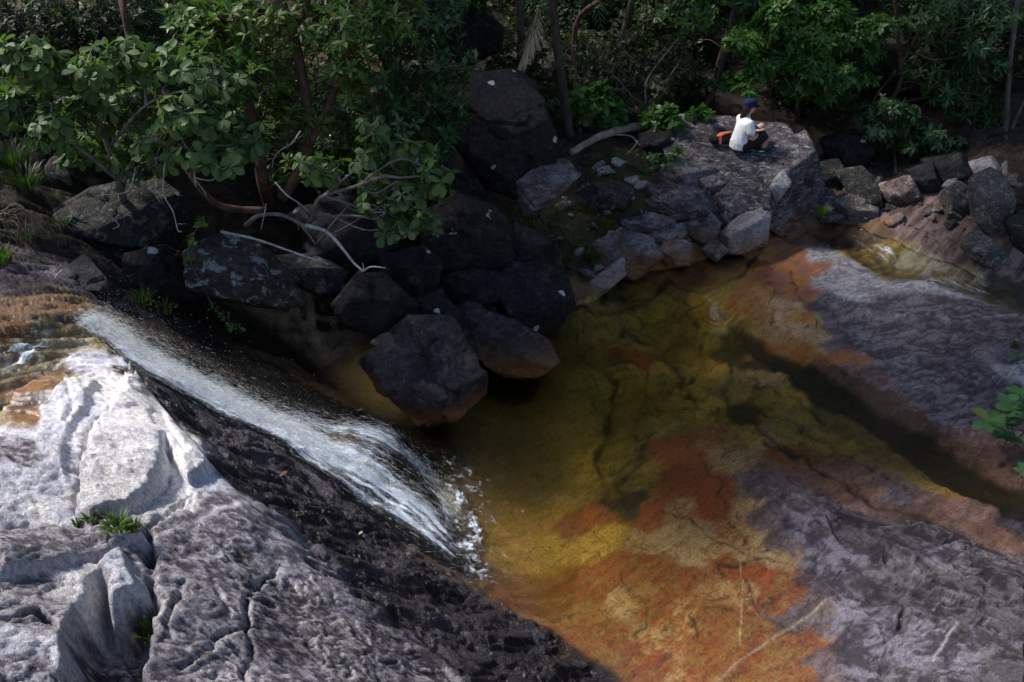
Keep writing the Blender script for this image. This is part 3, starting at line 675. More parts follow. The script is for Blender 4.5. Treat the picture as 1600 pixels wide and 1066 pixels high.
B = boulder
B('boulder', '705 175;735 125;790 112;838 150;868 225;852 262;800 305;765 285;712 225', 12.2, .95, M_DARK, 'largest near-black boulder at the top of the heap, specked with white lichen', 1, 6, 18, .05, PILE)
B('boulder', '688 35;728 12;780 45;778 76;735 98;688 84', 15.6, 1.0, M_DARK, 'dark angular boulder high among the trees above the largest boulder', 2, 6, 16, .07, PILE)
B('boulder', '690 235;715 238;760 300;748 322;715 310;690 275', 11.8, 1.0, M_DARK, 'narrow dark boulder wedged under the lower side of the largest boulder', 3, 6, 14, .08, PILE)
B('boulder', '670 335;710 308;760 320;800 360;800 400;768 440;700 450;672 395', 11.0, 1.0, M_DARK, 'broad dark boulder with pale dots in the middle of the heap', 4, 6, 16, .06, PILE)
B('boulder', '690 430;740 420;790 430;785 470;740 478;695 465', 10.4, 1.0, M_DARK, 'low black boulder tucked under the broad dotted boulder', 5, 6, 16, .06, PILE)
B('boulder', '765 375;800 350;850 372;880 418;840 440;790 440', 11.2, 1.0, M_DARK, 'dark wedge boulder right behind the rounded boulder at the pool edge', 6, 6, 14, .07, PILE)
B('boulder', '770 448;800 416;850 412;884 432;893 475;872 508;838 520;792 502', 10.6, 1.0, M_DARK, 'rounded black boulder with white blotches overhanging the pool edge', 7, 6, 12, .04, PILE)
B('boulder', '705 492;738 478;800 500;850 535;864 562;832 588;790 580;730 540', 9.7, .9, M_DWET, 'wet dark boulder with a rusty foot beneath the rounded black boulder', 8, 6, 16, .11, PILE)
B('boulder', '578 562;640 503;700 508;742 558;758 612;705 652;660 660;622 625', 8.75, .9, M_DWET, 'big wet boulder with a rust-orange foot standing in the pool', 9, 6, 14, .13, PILE)
B('boulder', '525 470;555 432;600 428;652 482;650 512;600 528;535 505', 9.2, 1.1, M_DARK, 'black boulder over the dark hollow behind the cascade', 10, 6, 16, .06, PILE)
B('boulder', '298 396;340 372;400 378;440 418;470 470;428 480;350 455;308 455', 8.9, .9, M_LICH, 'brown boulder with blue-grey lichen on its end above the cascade hollow', 11, 6, 18, .06, PILE)
B('boulder', '425 405;490 398;540 425;540 455;500 460;455 440', 9.4, 1.1, M_GREY, 'squat boulder with a white lichen blob beside the lichen-ended boulder', 12, 6, 14, .07, PILE)
B('boulder', '92 335;150 298;240 286;302 330;306 372;255 392;190 372;128 368', 9.6, .9, M_GREY, 'broad grey mottled boulder beneath the big-leaved shrub', 13, 6, 14, .07, PILE)
B('boulder', '72 262;92 236;114 290;106 318;78 304', 10.2, 1.0, M_MOTT, 'small pale-spotted upright boulder under the shrub beside the broad grey one', 14, 4, 14, .08, PILE)
B('boulder', '142 382;176 366;200 402;204 440;160 434', 9.3, 1.0, M_MOTT, 'small spotted stone below the broad grey boulder', 15, 6, 14, .08, PILE)
B('boulder', '600 402;655 385;688 415;675 470;632 476;598 445', 10.0, 1.0, M_DARK, 'jagged dark boulder between the fallen white branch and the broad dotted boulder', 16, 6, 18, .10, PILE)
B('boulder', '800 292;850 256;890 248;904 275;862 312;822 332', 11.6, .8, M_BANK, 'grey slab-like boulder leaning against the foot of the largest boulder', 17, 6, 18, .08, PILE, strata=True)
B('boulder', '200 400;260 385;310 410;300 460;240 470;195 450', 9.1, 1.2, M_DARK, 'dark boulder in the grassy gap under the broad grey boulder', 18, 6, 14, .08, PILE)
B('boulder', '640 470;690 455;715 490;700 520;655 515', 9.5, 1.0, M_DARK, 'small black boulder above the rust-footed boulder in the pool', 19, 6, 14, .08, PILE)
B('boulder', '470 330;560 310;620 350;610 400;540 420;480 390', 10.2, 1.0, M_DARK, 'shaded boulder under the tangle of dead branches', 22, 6, 14, .08, PILE)
B('boulder', '110 420;135 400;180 450;240 515;205 512;150 470', 8.15, .9, M_DARK, 'long black wet rock beside the lip of the cascade', 23, 6, 16, .08, PILE)
B('boulder', '-40 440;20 420;90 415;130 440;110 470;40 480;-30 490', 7.9, 1.0, M_BANK, 'purple-brown rock at the upper edge of the incoming stream', 24, 6, 14, .1, PILE, strata=True)

B('boulder', '1046 205;1085 192;1150 196;1235 206;1262 255;1280 335;1240 362;1190 345;1110 300;1070 268', 14.55, 1.15, M_SEAT, 'big foliated boulder that the person in the white shirt sits on', 30, 6, 18, .07, SEAT, strata=True, extra=[((-.12, -.38, .92), (1150, 245, 14.35)), ((.55, -.80, .12), (1238, 300, 13.95)), ((-.35, -.75, .35), (1120, 285, 13.95))])
B('boulder', '1115 375;1150 345;1188 328;1200 336;1192 378;1166 392;1135 388', 13.3, .9, M_PALE, 'pale grey pointed boulder at the mouth of the orange inflow', 31, 5, 20, .05, SEAT, strata=True)
B('boulder', '1098 325;1128 300;1162 272;1192 284;1202 320;1172 345;1120 352', 13.75, .9, M_SEAT, 'dark layered boulder stacked just behind the pale pointed boulder', 32, 5, 16, .07, SEAT, strata=True)
B('boulder', '1068 342;1105 328;1124 350;1118 374;1098 378;1074 364', 13.3, .9, M_BANK, 'dark blocky stone touching the near end of the layered boulder', 33, 5, 18, .07, SEAT, strata=True)
B('boulder', '920 390;970 362;1012 372;1028 400;988 434;955 424', 12.55, .9, M_BANK, 'large brown tilted slab stone at the head of the pool, grass tuft beside it', 34, 6, 18, .06, SEAT, strata=True)
B('boulder', '1028 392;1050 368;1077 384;1074 412;1046 416', 12.75, .9, M_BANK, 'grey rounded stone standing at the waterline next to the brown tilted slab', 35, 5, 12, .06, SEAT)
B('boulder', '1098 388;1116 374;1138 390;1118 408', 12.95, .8, M_RED, 'small reddish three-cornered stone at the waterline', 36, 4, 12, .06, SEAT)
B('boulder', '892 468;920 440;966 408;974 430;942 456;902 472', 12.0, .7, M_PALE, 'long flat pale stone lying on the pool edge', 37, 5, 16, .05, SEAT)
B('boulder', '870 428;890 412;918 408;915 428;890 440', 12.1, .9, M_DARK, 'dark wet stone between the flat pale stone and the grass', 38, 4, 14, .08, SEAT)
B('boulder', '1072 300;1095 265;1150 272;1166 300;1120 320;1085 318', 14.15, .9, M_BANK, 'mid-grey layered stone leaning on the front of the seat boulder', 39, 5, 16, .08, SEAT, strata=True)
B('boulder', '1010 375;1035 352;1065 350;1070 368;1040 385', 13.0, .9, M_BANK, 'low dark stone above the grey rounded stone', 40, 4, 16, .08, SEAT, strata=True)
B('boulder', '1195 300;1225 268;1238 282;1212 318', 13.55, .6, M_PALE, 'bright slanting flake of rock on the front of the seat boulder', 41, 4, 16, .06, SEAT)
B('boulder', '1262 282;1300 302;1312 332;1285 350;1262 335', 14.6, .9, M_SEAT, 'dark wedge of rock against the steep side of the seat boulder', 42, 5, 16, .07, SEAT, strata=True)
B('boulder', '990 312;1040 292;1100 300;1112 326;1060 345;1005 338', 13.5, .9, M_SEAT, 'broad layered slab stepping down the bank below the seat boulder', 43, 5, 18, .08, SEAT, strata=True)
B('boulder', '1036 262;1085 248;1120 270;1110 298;1060 300', 14.2, .9, M_BANK, 'grey layered block between the low leafy plant and the seat boulder', 44, 5, 18, .08, SEAT, strata=True)
B('boulder', '975 345;1020 335;1050 350;1030 372;985 368', 13.1, .9, M_BANK, 'flat dark layered stone above the brown tilted slab', 45, 5, 18, .08, SEAT, strata=True)
B('boulder', '905 300;950 285;985 300;970 325;920 328', 13.2, .8, M_GREY, 'half-buried dark stone among the grass of the bank slope', 46, 5, 16, .08, SEAT, strata=True)
RB = 'stones of the far bank by the side stream'
B('boulder', '1514 285;1545 262;1572 280;1582 325;1574 354;1545 360;1520 335', None, .9, M_MOTT, 'tall mottled grey boulder, largest on the bank above the side stream', 50, 5, 14, .06, RB)
B('boulder', '1468 305;1496 284;1518 300;1516 336;1482 342', None, .9, M_MOTT, 'mottled boulder leaning against the tall grey one', 51, 5, 14, .07, RB)
B('boulder', '1298 318;1330 304;1372 320;1366 344;1320 350', None, .9, M_MOTT, 'low mottled stone beside the foam at the head of the side stream', 52, 5, 14, .07, RB)
B('boulder', '1308 268;1350 262;1376 290;1372 322;1330 304', None, .9, M_GREY, 'grey boulder stacked behind the low mottled stone', 53, 5, 14, .08, RB)
B('boulder', '1506 256;1545 244;1564 268;1520 282', None, .9, M_PALE, 'pale small boulder on top behind the tall mottled one', 54, 4, 14, .08, RB)
B('boulder', '1420 268;1456 256;1472 296;1435 306', None, .9, M_DARK, 'dark boulder in the shade below the leaning shrub', 55, 5, 14, .08, RB)
B('boulder', '1268 258;1310 248;1325 280;1295 296;1270 284', None, .9, M_GREY, 'dim grey stone just behind the seat boulder', 56, 4, 14, .08, RB)
B('boulder', '1500 388;1512 366;1530 360;1556 380;1575 402;1580 420;1560 424;1530 412', None, .8, M_MOTT, 'light oval rock set in the reddish slope over the side stream', 57, 5, 12, .05, RB)
B('boulder', '1572 345;1605 328;1640 360;1630 398;1585 392', None, .9, M_GREY, 'grey rock at the very edge of the picture by the tall mottled boulder', 58, 4, 14, .08, RB)
B('boulder', '1286 218;1335 204;1364 234;1340 268;1300 260', None, .9, M_DARK, 'dark forest boulder behind the person, half hidden in brush', 59, 4, 14, .08, RB)
B('boulder', '1440 250;1500 240;1520 275;1470 290', None, .9, M_DARK, 'shaded boulder behind the mottled stones', 60, 4, 14, .08, RB)
B('boulder', '1370 290;1420 275;1440 310;1400 325', None, .9, M_RED, 'brown rounded rock on top of the reddish slope', 61, 4, 14, .08, RB)
B('boulder', '1005 210;1048 205;1060 235;1030 250;1000 240', 15.0, .9, M_DARK, 'dark rock beside the fallen log', 62, 4, 14, .08, SEAT)

# small stones scattered over the bank slope: one mesh in several shapes
rs = np.random.RandomState(11)
stone_me = []
for k in range(6):
    N = rs.normal(size=(14, 3)); N /= np.linalg.norm(N, axis=1)[:, None]; N[:, :] = N
    O = rs.uniform(.6, 1.0, 14); V, f = polytope(N, O, 3, 14, 70 + k, .08, 1.5)
    stone_me.append((V * np.array([1, .8, .55]), f))
stone_mats = [M_BANK, M_PALE, M_MOTT, M_GREY]
smeshes = [[None] * 4 for _ in range(6)]
def stone(p, s, k, mi, rot, label, group):
    if smeshes[k][mi] is None: smeshes[k][mi] = np_mesh('stone', *stone_me[k])
    o = link_mesh('stone', smeshes[k][mi], stone_mats[mi], None, p); o.scale = (s, s, s); o.rotation_euler = rot
    return set_props(o, label, 'stone', group, 'thing')
for u, v, s, k, mi, lab in [(948, 268, .16, 0, 1, 'flat white stone at the top of the bank slope, lower of a pair'), (966, 258, .13, 1, 1, 'flat white stone at the top of the bank slope, upper of a pair'),
                            (985, 288, .13, 2, 1, 'pinkish pale stone standing below the white pair'), (1000, 296, .14, 3, 1, 'pale upright stone in the middle of the bank slope'),
                            (1018, 300, .17, 4, 2, 'spotted stone with pale foot on the bank slope'), (1042, 302, .10, 5, 1, 'small light stone near the front of the seat boulder'),
                            (985, 308, .09, 0, 1, 'small grey-white stone below the pinkish stone'), (1063, 262, .15, 2, 3, 'bluish stone at the near end of the seat boulder'), (1240, 245, .0, 0, 0, None)]:
    if lab: stone(ground(u, v, s * .2), s, k, mi, (rs.normal(0, .3), rs.normal(0, .3), rs.uniform(0, 6)), lab, 'pale stones on the bank slope')
n = 0
while n < 110:
    u, v = rs.uniform(860, 1120), rs.uniform(245, 440)
    if v > 470 - (u - 880) * .42 + 10 and u > 880 and v > 395: continue
    s = rs.choice([.035, .05, .065, .09, .13], p=[.2, .3, .25, .17, .08]) * rs.uniform(.8, 1.2)
    stone(ground(u, v, s * .15), s, rs.randint(6), rs.choice([0, 0, 0, 1, 2, 3]), (rs.normal(0, .4), rs.normal(0, .4), rs.uniform(0, 6)),
          'little loose stone strewn on the mossy bank slope', 'loose stones on the bank slope'); n += 1
for n in range(50):
    u = rs.uniform(1280, 1620); v = rs.uniform(265, 345) + (u - 1280) * .06
    s = rs.choice([.06, .1, .16, .22], p=[.3, .35, .25, .1])
    stone(ground(u, v, s * .15), s, rs.randint(6), rs.choice([2, 2, 3, 0]), (rs.normal(0, .4), rs.normal(0, .4), rs.uniform(0, 6)),
          'loose stone on the far bank among the mottled boulders', 'loose stones of the far bank')
for n in range(26):
    u = rs.uniform(560, 880); v = rs.uniform(330, 600)
    p = ground(u, v)
    if p[2] < .05: continue
    s = rs.choice([.07, .1, .16, .24], p=[.3, .35, .25, .1])
    stone(p + np.array([0, 0, s * .15]), s, rs.randint(6), 3, (rs.normal(0, .4), rs.normal(0, .4), rs.uniform(0, 6)),
          'small dark stone filling a gap between the heaped boulders', 'small stones in the boulder heap')

# ------------------------------------------------------------------ water of the pool: a body with a surface and a floor below the bed
g = NT('pool_water')
p = g.pos()
wn1 = g.noise(3.5, p, 3, .5); wn2 = g.noise(11, p, 3, .5)
nb = g.bump(g.math('ADD', wn1, g.math('MULTIPLY', wn2, .35)), .16, .04)
gl = g.n('ShaderNodeBsdfGlossy'); gl.inputs['Roughness'].default_value = .03; g.l(nb, gl.inputs['Normal']); gl.inputs['Color'].default_value = (1, 1, 1, 1)
tr = g.n('ShaderNodeBsdfTransparent')
fr = g.n('ShaderNodeFresnel'); fr.inputs['IOR'].default_value = 1.33; g.l(nb, fr.inputs['Normal'])
mx = g.n('ShaderNodeMixShader'); g.l(fr.outputs[0], mx.inputs[0]); g.l(tr.outputs[0], mx.inputs[1]); g.l(gl.outputs[0], mx.inputs[2])
M_POOL = g.surf(mx.outputs[0])
vs = g.n('ShaderNodeVolumeScatter'); vs.inputs['Density'].default_value = .22; vs.inputs['Color'].default_value = (.88, .62, .13, 1); vs.inputs['Anisotropy'].default_value = .2
va = g.n('ShaderNodeVolumeAbsorption'); va.inputs['Density'].default_value = .7; va.inputs['Color'].default_value = (.88, .70, .0, 1)
ad = g.n('ShaderNodeAddShader'); g.l(va.outputs[0], ad.inputs[0]); g.l(vs.outputs[0], ad.inputs[1]); g.l(ad.outputs[0], g.out.inputs['Volume'])
bm = bmesh.new()
wl = [(-2.2, 3.3), (3.0, 3.2), (14.0, 5.0), (16.0, 12.0), (9.0, 15.5), (5.5, 15.2), (-1.5, 12.6), (-2.6, 9.2)]
tv = [bm.verts.new((x, y, 0.0)) for x, y in wl]; bv = [bm.verts.new((x, y, -4.0)) for x, y in wl]
bm.faces.new(tv); bm.faces.new(bv[::-1])
for k in range(len(wl)):
    j = (k + 1) % len(wl); bm.faces.new([tv[k], bv[k], bv[j], tv[j]])
bm.normal_update(); me = bpy.data.meshes.new('pool_water'); bm.to_mesh(me); bm.free()
set_props(link_mesh('pool_water', me, M_POOL), kind='structure')

# ------------------------------------------------------------------ running water: thin films that follow the rock
g = NT('running_water'); p = g.pos()
n1 = g.noise(7, p, 5, .6, .4); st_ = g.attr('foam', 'Fac'); n2 = g.noise(30, p, 5, .7, .3)
nb = g.bump(g.math('ADD', n1, g.math('MULTIPLY', n2, .4)), .6, .05)
gl = g.n('ShaderNodeBsdfGlossy'); gl.inputs['Roughness'].default_value = .08; g.l(nb, gl.inputs['Normal'])
tr = g.n('ShaderNodeBsdfTransparent'); tr.inputs[0].default_value = (.97, .95, .90, 1)
fr = g.n('ShaderNodeFresnel'); fr.inputs['IOR'].default_value = 1.33; g.l(nb, fr.inputs['Normal'])
mx = g.n('ShaderNodeMixShader'); g.l(fr.outputs[0], mx.inputs[0]); g.l(tr.outputs[0], mx.inputs[1]); g.l(gl.outputs[0], mx.inputs[2])
df = g.n('ShaderNodeBsdfDiffuse'); df.inputs[0].default_value = (.80, .87, .97, 1); g.l(nb, df.inputs['Normal'])
uvm = g.attr('flow')
fs = g.noise(1.0, g.vmul(uvm, (9.0, 55.0, 1.0)), 5, .7, .5)
fm = g.ramp(g.math('ADD', g.math('MULTIPLY', st_, 1.25), g.math('SUBTRACT', g.math('MULTIPLY', g.math('ADD', fs, n2), .9), .9)), .18, .95)
mx2 = g.n('ShaderNodeMixShader'); g.l(fm, mx2.inputs[0]); g.l(mx.outputs[0], mx2.inputs[1]); g.l(df.outputs[0], mx2.inputs[2])
M_RUN = g.surf(mx2.outputs[0])
def film(name, near_s, far_s, foam, nu=160, nv=60, lift=.02, rough=.015, seed=0, kind='structure', side=None):
    """sheet of water between two edge lines (photo pixels on the rock), foam(u, v) in 0..1"""
    A = hits(near_s); Bq = hits(far_s)
    def resample(P, n):
        d = np.concatenate([[0], np.cumsum(np.linalg.norm(np.diff(P, axis=0), axis=1))]); t = np.linspace(0, d[-1], n)
        return np.stack([np.interp(t, d, P[:, k]) for k in range(3)], 1)
    A = resample(A, nu); Bq = resample(Bq, nu)
    tv_ = np.linspace(0, 1, nv)
    P = A[:, None, :] * (1 - tv_)[None, :, None] + Bq[:, None, :] * tv_[None, :, None]
    U, Vv = np.meshgrid(np.linspace(0, 1, nu), tv_, indexing='ij')
    x, y = P[..., 0].ravel(), P[..., 1].ravel()
    x += .04 * fbm(x * 3, y * 3, seed, 3); y += .04 * fbm(x * 3, y * 3, seed + 4., 3)
    f = np.clip(foam(U.ravel(), Vv.ravel()), 0, 1)
    z = HZ(x, y) + lift + rough * fbm(x * 9, y * 9, seed + 2., 4) + f * .06 * (np.abs(fbm(x * 6, y * 6, seed + 7., 4)) * 2) + f * .03 * fbm(x * 22, y * 22, seed + 3., 3)
    # smooth the sheet so that it bridges small hollows of the rock
    zz = z.reshape(nu, nv)
    for _ in range(4):
        s = zz.copy(); s[1:-1, :] = np.maximum(zz[1:-1, :], (zz[:-2, :] + zz[2:, :]) / 2); zz = s
    edge_ = np.minimum(Vv, 1 - Vv); zz = zz - (.05 * sstep(.06, 0, edge_))
    idx = np.arange(nu * nv).reshape(nu, nv)
    me = np_mesh(name, np.stack([x, y, zz.ravel()], 1), np.stack([idx[:-1, :-1], idx[1:, :-1], idx[1:, 1:], idx[:-1, 1:]], -1).reshape(-1, 4))
    L = np.linalg.norm(A[-1] - A[0])
    attr(me, 'foam', f); attr(me, 'flow', np.stack([U.ravel() * L, Vv.ravel(), np.zeros(nu * nv), np.ones(nu * nv)], 1), 'FLOAT_COLOR')
    o = link_mesh(name, me, M_RUN); set_props(o, kind=kind)
    return np.stack([x, y, zz.ravel()], 1).reshape(nu, nv, 3), f.reshape(nu, nv)
def foam_casc(u, v):
    n = fbm(u * 7, v * 4, 2.0, 4); st = fbm(u * 5, v * 22, 5.0, 4)
    wd = .26 - .10 * u
    core = np.exp(-((v - (.40 - .16 * u)) / wd) ** 2)
    f = core * (1.0 - .45 * sstep(.55, .95, u)) * (.85 + .9 * st)
    far = np.exp(-((v - (.62 + .18 * u)) / .13) ** 2) * sstep(.35, .6, u) * sstep(1.0, .85, u) * .38
    patch = sstep(.02, .30, n + .5 * st) * sstep(.45, .7, u) * sstep(.05, .2, v) * .45
    boss = sstep(.50, .58, u) * sstep(.80, .70, u) * np.exp(-((v - .55) / .14) ** 2)
    f = f * (1 - .85 * sstep(.40, .8, u) * sstep(-.02, .16, -st - .3 * n))
    return (f + far + patch) * (1 - .5 * boss) * sstep(0, .03, u) * sstep(1.0, .8, v) * sstep(0., .14, v) * sstep(1.0, .86, u)
CASC, CASF = film('cascade', '128 515;170 545;230 590;300 632;360 665;425 692;490 742;560 796;640 855;700 893;738 905', '128 497;180 505;240 535;300 562;380 602;460 632;540 660;620 685;680 715;725 750;760 830', foam_casc, 260, 90, .035, .03, 1)
film('stream', '-200 640;-60 650;0 640;50 600;95 565;130 535', '-200 500;-60 520;0 505;40 500;90 492;130 490', lambda u, v: (.35 + 1.1 * fbm(u * 5, v * 12, 3., 4)) * np.exp(-((v - .5) / .25) ** 2) * np.exp(-((u - .62) / .16) ** 2) + .25 * sstep(.9, 1., u), 120, 60, .02, .012, 2)
film('side_stream', '1268 372;1300 388;1345 418;1390 446;1440 440;1500 460;1548 474', '1285 346;1340 352;1400 372;1440 395;1490 412;1540 440;1580 455', lambda u, v: (.22 + .9 * fbm(u * 6, v * 14, 9., 4)) * (np.exp(-((v - .7) / .22) ** 2) * np.exp(-((u - .33) / .13) ** 2) + .6 * sstep(.5, .68, u) * sstep(1, .9, u)), 150, 50, .03, .012, 3)
#film('orange_inflow', '1160 470;1190 500;1235 545;1290 560', '1200 362;1240 362;1268 400;1275 470', lambda u, v: u * 0, 70, 70, .012, .004, 4)

# foam spreading over the pool at the foot of the cascade
fu, fv = np.meshgrid(np.linspace(690, 850, 70), np.linspace(660, 950, 100), indexing='ij')
FP = np.array([at(a, b, 0.0) for a, b in zip(fu.ravel(), fv.ravel())]); lnp = np.array([at(a, b, 0.0) for a, b in ((705, 735), (725, 770), (738, 830), (735, 890))])
fd = seg_dist(FP[:, 0], FP[:, 1], lnp); FP[:, 2] = .012 + .012 * fbm(FP[:, 0] * 9, FP[:, 1] * 9, 3., 3) * np.exp(-fd * 3)
fx_ = FP[:, 0] + .12 * fbm(FP[:, 0] * 4, FP[:, 1] * 4, 1., 4); fy_ = FP[:, 1] + .12 * fbm(FP[:, 0] * 4, FP[:, 1] * 4, 6., 4); fd = seg_dist(fx_, fy_, lnp)
ff = np.exp(-(fd / .22) ** 2) * (.16 + .95 * fbm(FP[:, 0] * 6, FP[:, 1] * 6, 8., 5, .7)) + .30 * np.exp(-(fd / .6) ** 2) * sstep(.05, .4, fbm(FP[:, 0] * 8, FP[:, 1] * 8, 4., 5, .7))
fi_ = np.arange(7000).reshape(70, 100); me = np_mesh('pool_foam', FP, np.stack([fi_[:-1, :-1], fi_[:-1, 1:], fi_[1:, 1:], fi_[1:, :-1]], -1).reshape(-1, 4))
attr(me, 'foam', np.clip(ff, 0, 1)); attr(me, 'flow', np.stack([FP[:, 0] * 2, FP[:, 1] * .35, FP[:, 0] * 0, FP[:, 0] * 0 + 1], 1), 'FLOAT_COLOR')
set_props(link_mesh('pool_foam', me, M_RUN), 'broken white foam on the pool at the foot of the cascade', kind='stuff')
# flying water: streaks in the sheet and drops thrown off it
rs = np.random.RandomState(5)
def spindles(P, D, L, W):
    """elongated double pyramids (4 sides)"""
    n = len(P); D = D / np.linalg.norm(D, axis=1)[:, None]
    s = np.cross(D, rs.normal(size=(n, 3))); s /= np.linalg.norm(s, axis=1)[:, None]; t = np.cross(D, s)
    V = np.stack([P - D * L[:, None] + t * W[:, None], P - D * (L * .4)[:, None] - (s * .9 + t * .5) * W[:, None], P + (s * .9 - t * .5) * W[:, None], P + D * L[:, None]], 1)
    tri = np.array([[0, 2, 1], [0, 1, 3], [1, 2, 3], [2, 0, 3]])
    return V.reshape(-1, 3), (np.arange(n)[:, None, None] * 4 + tri[None]).reshape(-1, 3)
nu, nv = CASF.shape
wgt = (CASF.ravel() ** 2.2 + .01); wgt /= wgt.sum()
ii = rs.choice(nu * nv, 24000, p=wgt)
du = np.gradient(CASC, axis=0).reshape(-1, 3); P = CASC.reshape(-1, 3)[ii]; D = du[ii] / np.linalg.norm(du[ii], axis=1)[:, None]
hgt = rs.exponential(.035, len(ii))
P = P + rs.normal(0, .012, P.shape) + np.array([0, 0, 1]) * hgt[:, None] + np.array([.02, .04, 0]) * rs.normal(0, 1, (len(ii), 1))
L_ = rs.uniform(.012, .06, len(ii)); W_ = rs.uniform(.0007, .0020, len(ii))
D = D + rs.normal(0, .14, D.shape) + np.array([0, 0, .15]) * rs.uniform(0, 1, (len(ii), 1))
V1, F1 = spindles(P, D, L_, W_)
# drops: thrown over the pool and along the far edge
ii = rs.choice(nu * nv, 5000, p=(wgt ** .5) / (wgt ** .5).sum())
P = CASC.reshape(-1, 3)[ii]; fl = np.array([.75, -.1, 0])
t = rs.exponential(.14, len(ii))
off = np.stack([fl[0] * t * rs.uniform(-.2, 1.2, len(ii)), rs.normal(.10, .3, len(ii)) * np.minimum(t * 4, 1), np.abs(rs.normal(0, .16, len(ii))) * np.minimum(t * 5, 1)], 1)
P = P + off; P[:, 2] = np.maximum(P[:, 2], .01)
V2, F2 = spindles(P, rs.normal(size=P.shape) + np.array([1.2, -.3, -.4]), rs.uniform(.002, .008, len(P)), rs.uniform(.0007, .0018, len(P)))
ps = hits('745 740;790 800;780 900;740 900;700 760')
# mist of tiny drops above the chute and over the pool at its foot
ii = rs.choice(nu * nv, 14000, p=wgt); P = CASC.reshape(-1, 3)[ii] + np.stack([rs.normal(.05, .06, 14000), rs.normal(.05, .10, 14000), np.abs(rs.normal(0, .09, 14000))], 1)
q = np.array([at(u_, v_, 0.0) for u_, v_ in zip(rs.normal(735, 32, 5000), rs.uniform(640, 915, 5000))]); q[:, 2] = rs.exponential(.10, 5000); P = np.vstack([P, q])
V3, F3 = spindles(P, rs.normal(size=P.shape) + np.array([.8, -.3, -.6]), rs.uniform(.0015, .005, len(P)), rs.uniform(.0006, .0013, len(P)))
V = np.vstack([V1, V2, V3]); Ff = np.vstack([F1, F2 + len(V1), F3 + len(V1) + len(V2)])
g = NT('spray_water')
df = g.n('ShaderNodeBsdfDiffuse'); df.inputs[0].default_value = (.82, .85, .88, 1)
tl = g.n('ShaderNodeBsdfTranslucent'); tl.inputs[0].default_value = (.82, .85, .88, 1)
mx = g.n('ShaderNodeMixShader'); mx.inputs[0].default_value = .4; g.l(df.outputs[0], mx.inputs[1]); g.l(tl.outputs[0], mx.inputs[2])
tp_ = g.n('ShaderNodeBsdfTransparent'); mx3 = g.n('ShaderNodeMixShader'); mx3.inputs[0].default_value = .4; g.l(mx.outputs[0], mx3.inputs[1]); g.l(tp_.outputs[0], mx3.inputs[2])
M_SPRAY = g.surf(mx3.outputs[0])
set_props(link_mesh('spray', np_mesh('spray', V, Ff), M_SPRAY), 'white spray of drops thrown up along the cascade', kind='stuff')
# ------------------------------------------------------------------ plants
def leaf_mat(name, dark, light, gloss=.4, spec=.4, trans=.35, tip=None):
    g = NT(name)
    t = g.attr('tint', 'Fac'); r = g.rnd()
    tt = g.math('FRACT', g.math('ADD', t, r))
    dark = tuple(x * .88 for x in dark); light = tuple(x * .88 for x in light)
    c = g.mix(tt, dark, light)
    yl = g.ramp(tt, .93, .99); c = g.mix(g.math('MULTIPLY', yl, .5), c, (.20, .17, .03))
    p = g.principled(c, gloss, None, spec)
    tl = g.n('ShaderNodeBsdfTranslucent'); g.l(g.mix(1.0, c, (1.0, 1.25, .5), 'MULTIPLY'), tl.inputs[0])
    m = g.n('ShaderNodeMixShader'); m.inputs[0].default_value = trans; g.l(p.outputs[0], m.inputs[1]); g.l(tl.outputs[0], m.inputs[2])
    return g.surf(m.outputs[0])
def bark_mat(name, a, b, scale=14):
    g = NT(name); v = g.vmul(g.pos(), (1, 1, .35)); n = g.noise(scale, v, 6, .65); n2 = g.noise(scale * 4, g.pos(), 4, .6)
    c = g.mix(g.ramp(n, .38, .62), a, b)
    return g.surf(g.principled(c, .85, g.bump(g.math('ADD', n, g.math('MULTIPLY', n2, .4)), .8, .02), .3).outputs[0])
ML_DUSTY = leaf_mat('dusty_leaf', (.072, .125, .040), (.125, .195, .058), .55, .3)
ML_LIME = leaf_mat('lime_leaf', (.075, .145, .028), (.13, .22, .045), .45, .4)
ML_GLOSS = leaf_mat('glossy_leaf', (.026, .072, .022), (.058, .135, .034), .28, .6, .25)
ML_FERN = leaf_mat('feathery_leaf', (.055, .135, .028), (.105, .225, .045), .45, .4)
ML_WHORL = leaf_mat('whorl_leaf', (.040, .095, .034), (.075, .150, .052), .4, .45)
ML_DIM = leaf_mat('forest_leaf', (.022, .045, .018), (.045, .080, .028), .5, .35)
ML_GREY = leaf_mat('grey_leaf', (.045, .065, .032), (.080, .105, .045), .5, .3)
ML_BRIGHT = leaf_mat('bright_leaf', (.050, .125, .025), (.085, .185, .04), .42, .4)
ML_GRASS = leaf_mat('grass_blade', (.045, .095, .018), (.110, .170, .030), .5, .3)
ML_DRY = leaf_mat('dry_frond', (.38, .27, .17), (.58, .45, .31), .7, .2, .2)
MB_RED = bark_mat('red_bark', (.045, .022, .016), (.11, .055, .038))
MB_GREY = bark_mat('grey_bark', (.09, .075, .068), (.17, .145, .135))
MB_DARK = bark_mat('dark_bark', (.035, .026, .022), (.075, .055, .045))
MB_WHITE = bark_mat('bleached_wood', (.26, .23, .22), (.46, .42, .41), 20)
MB_LOG = bark_mat('log_wood', (.16, .12, .09), (.30, .25, .20), 12)

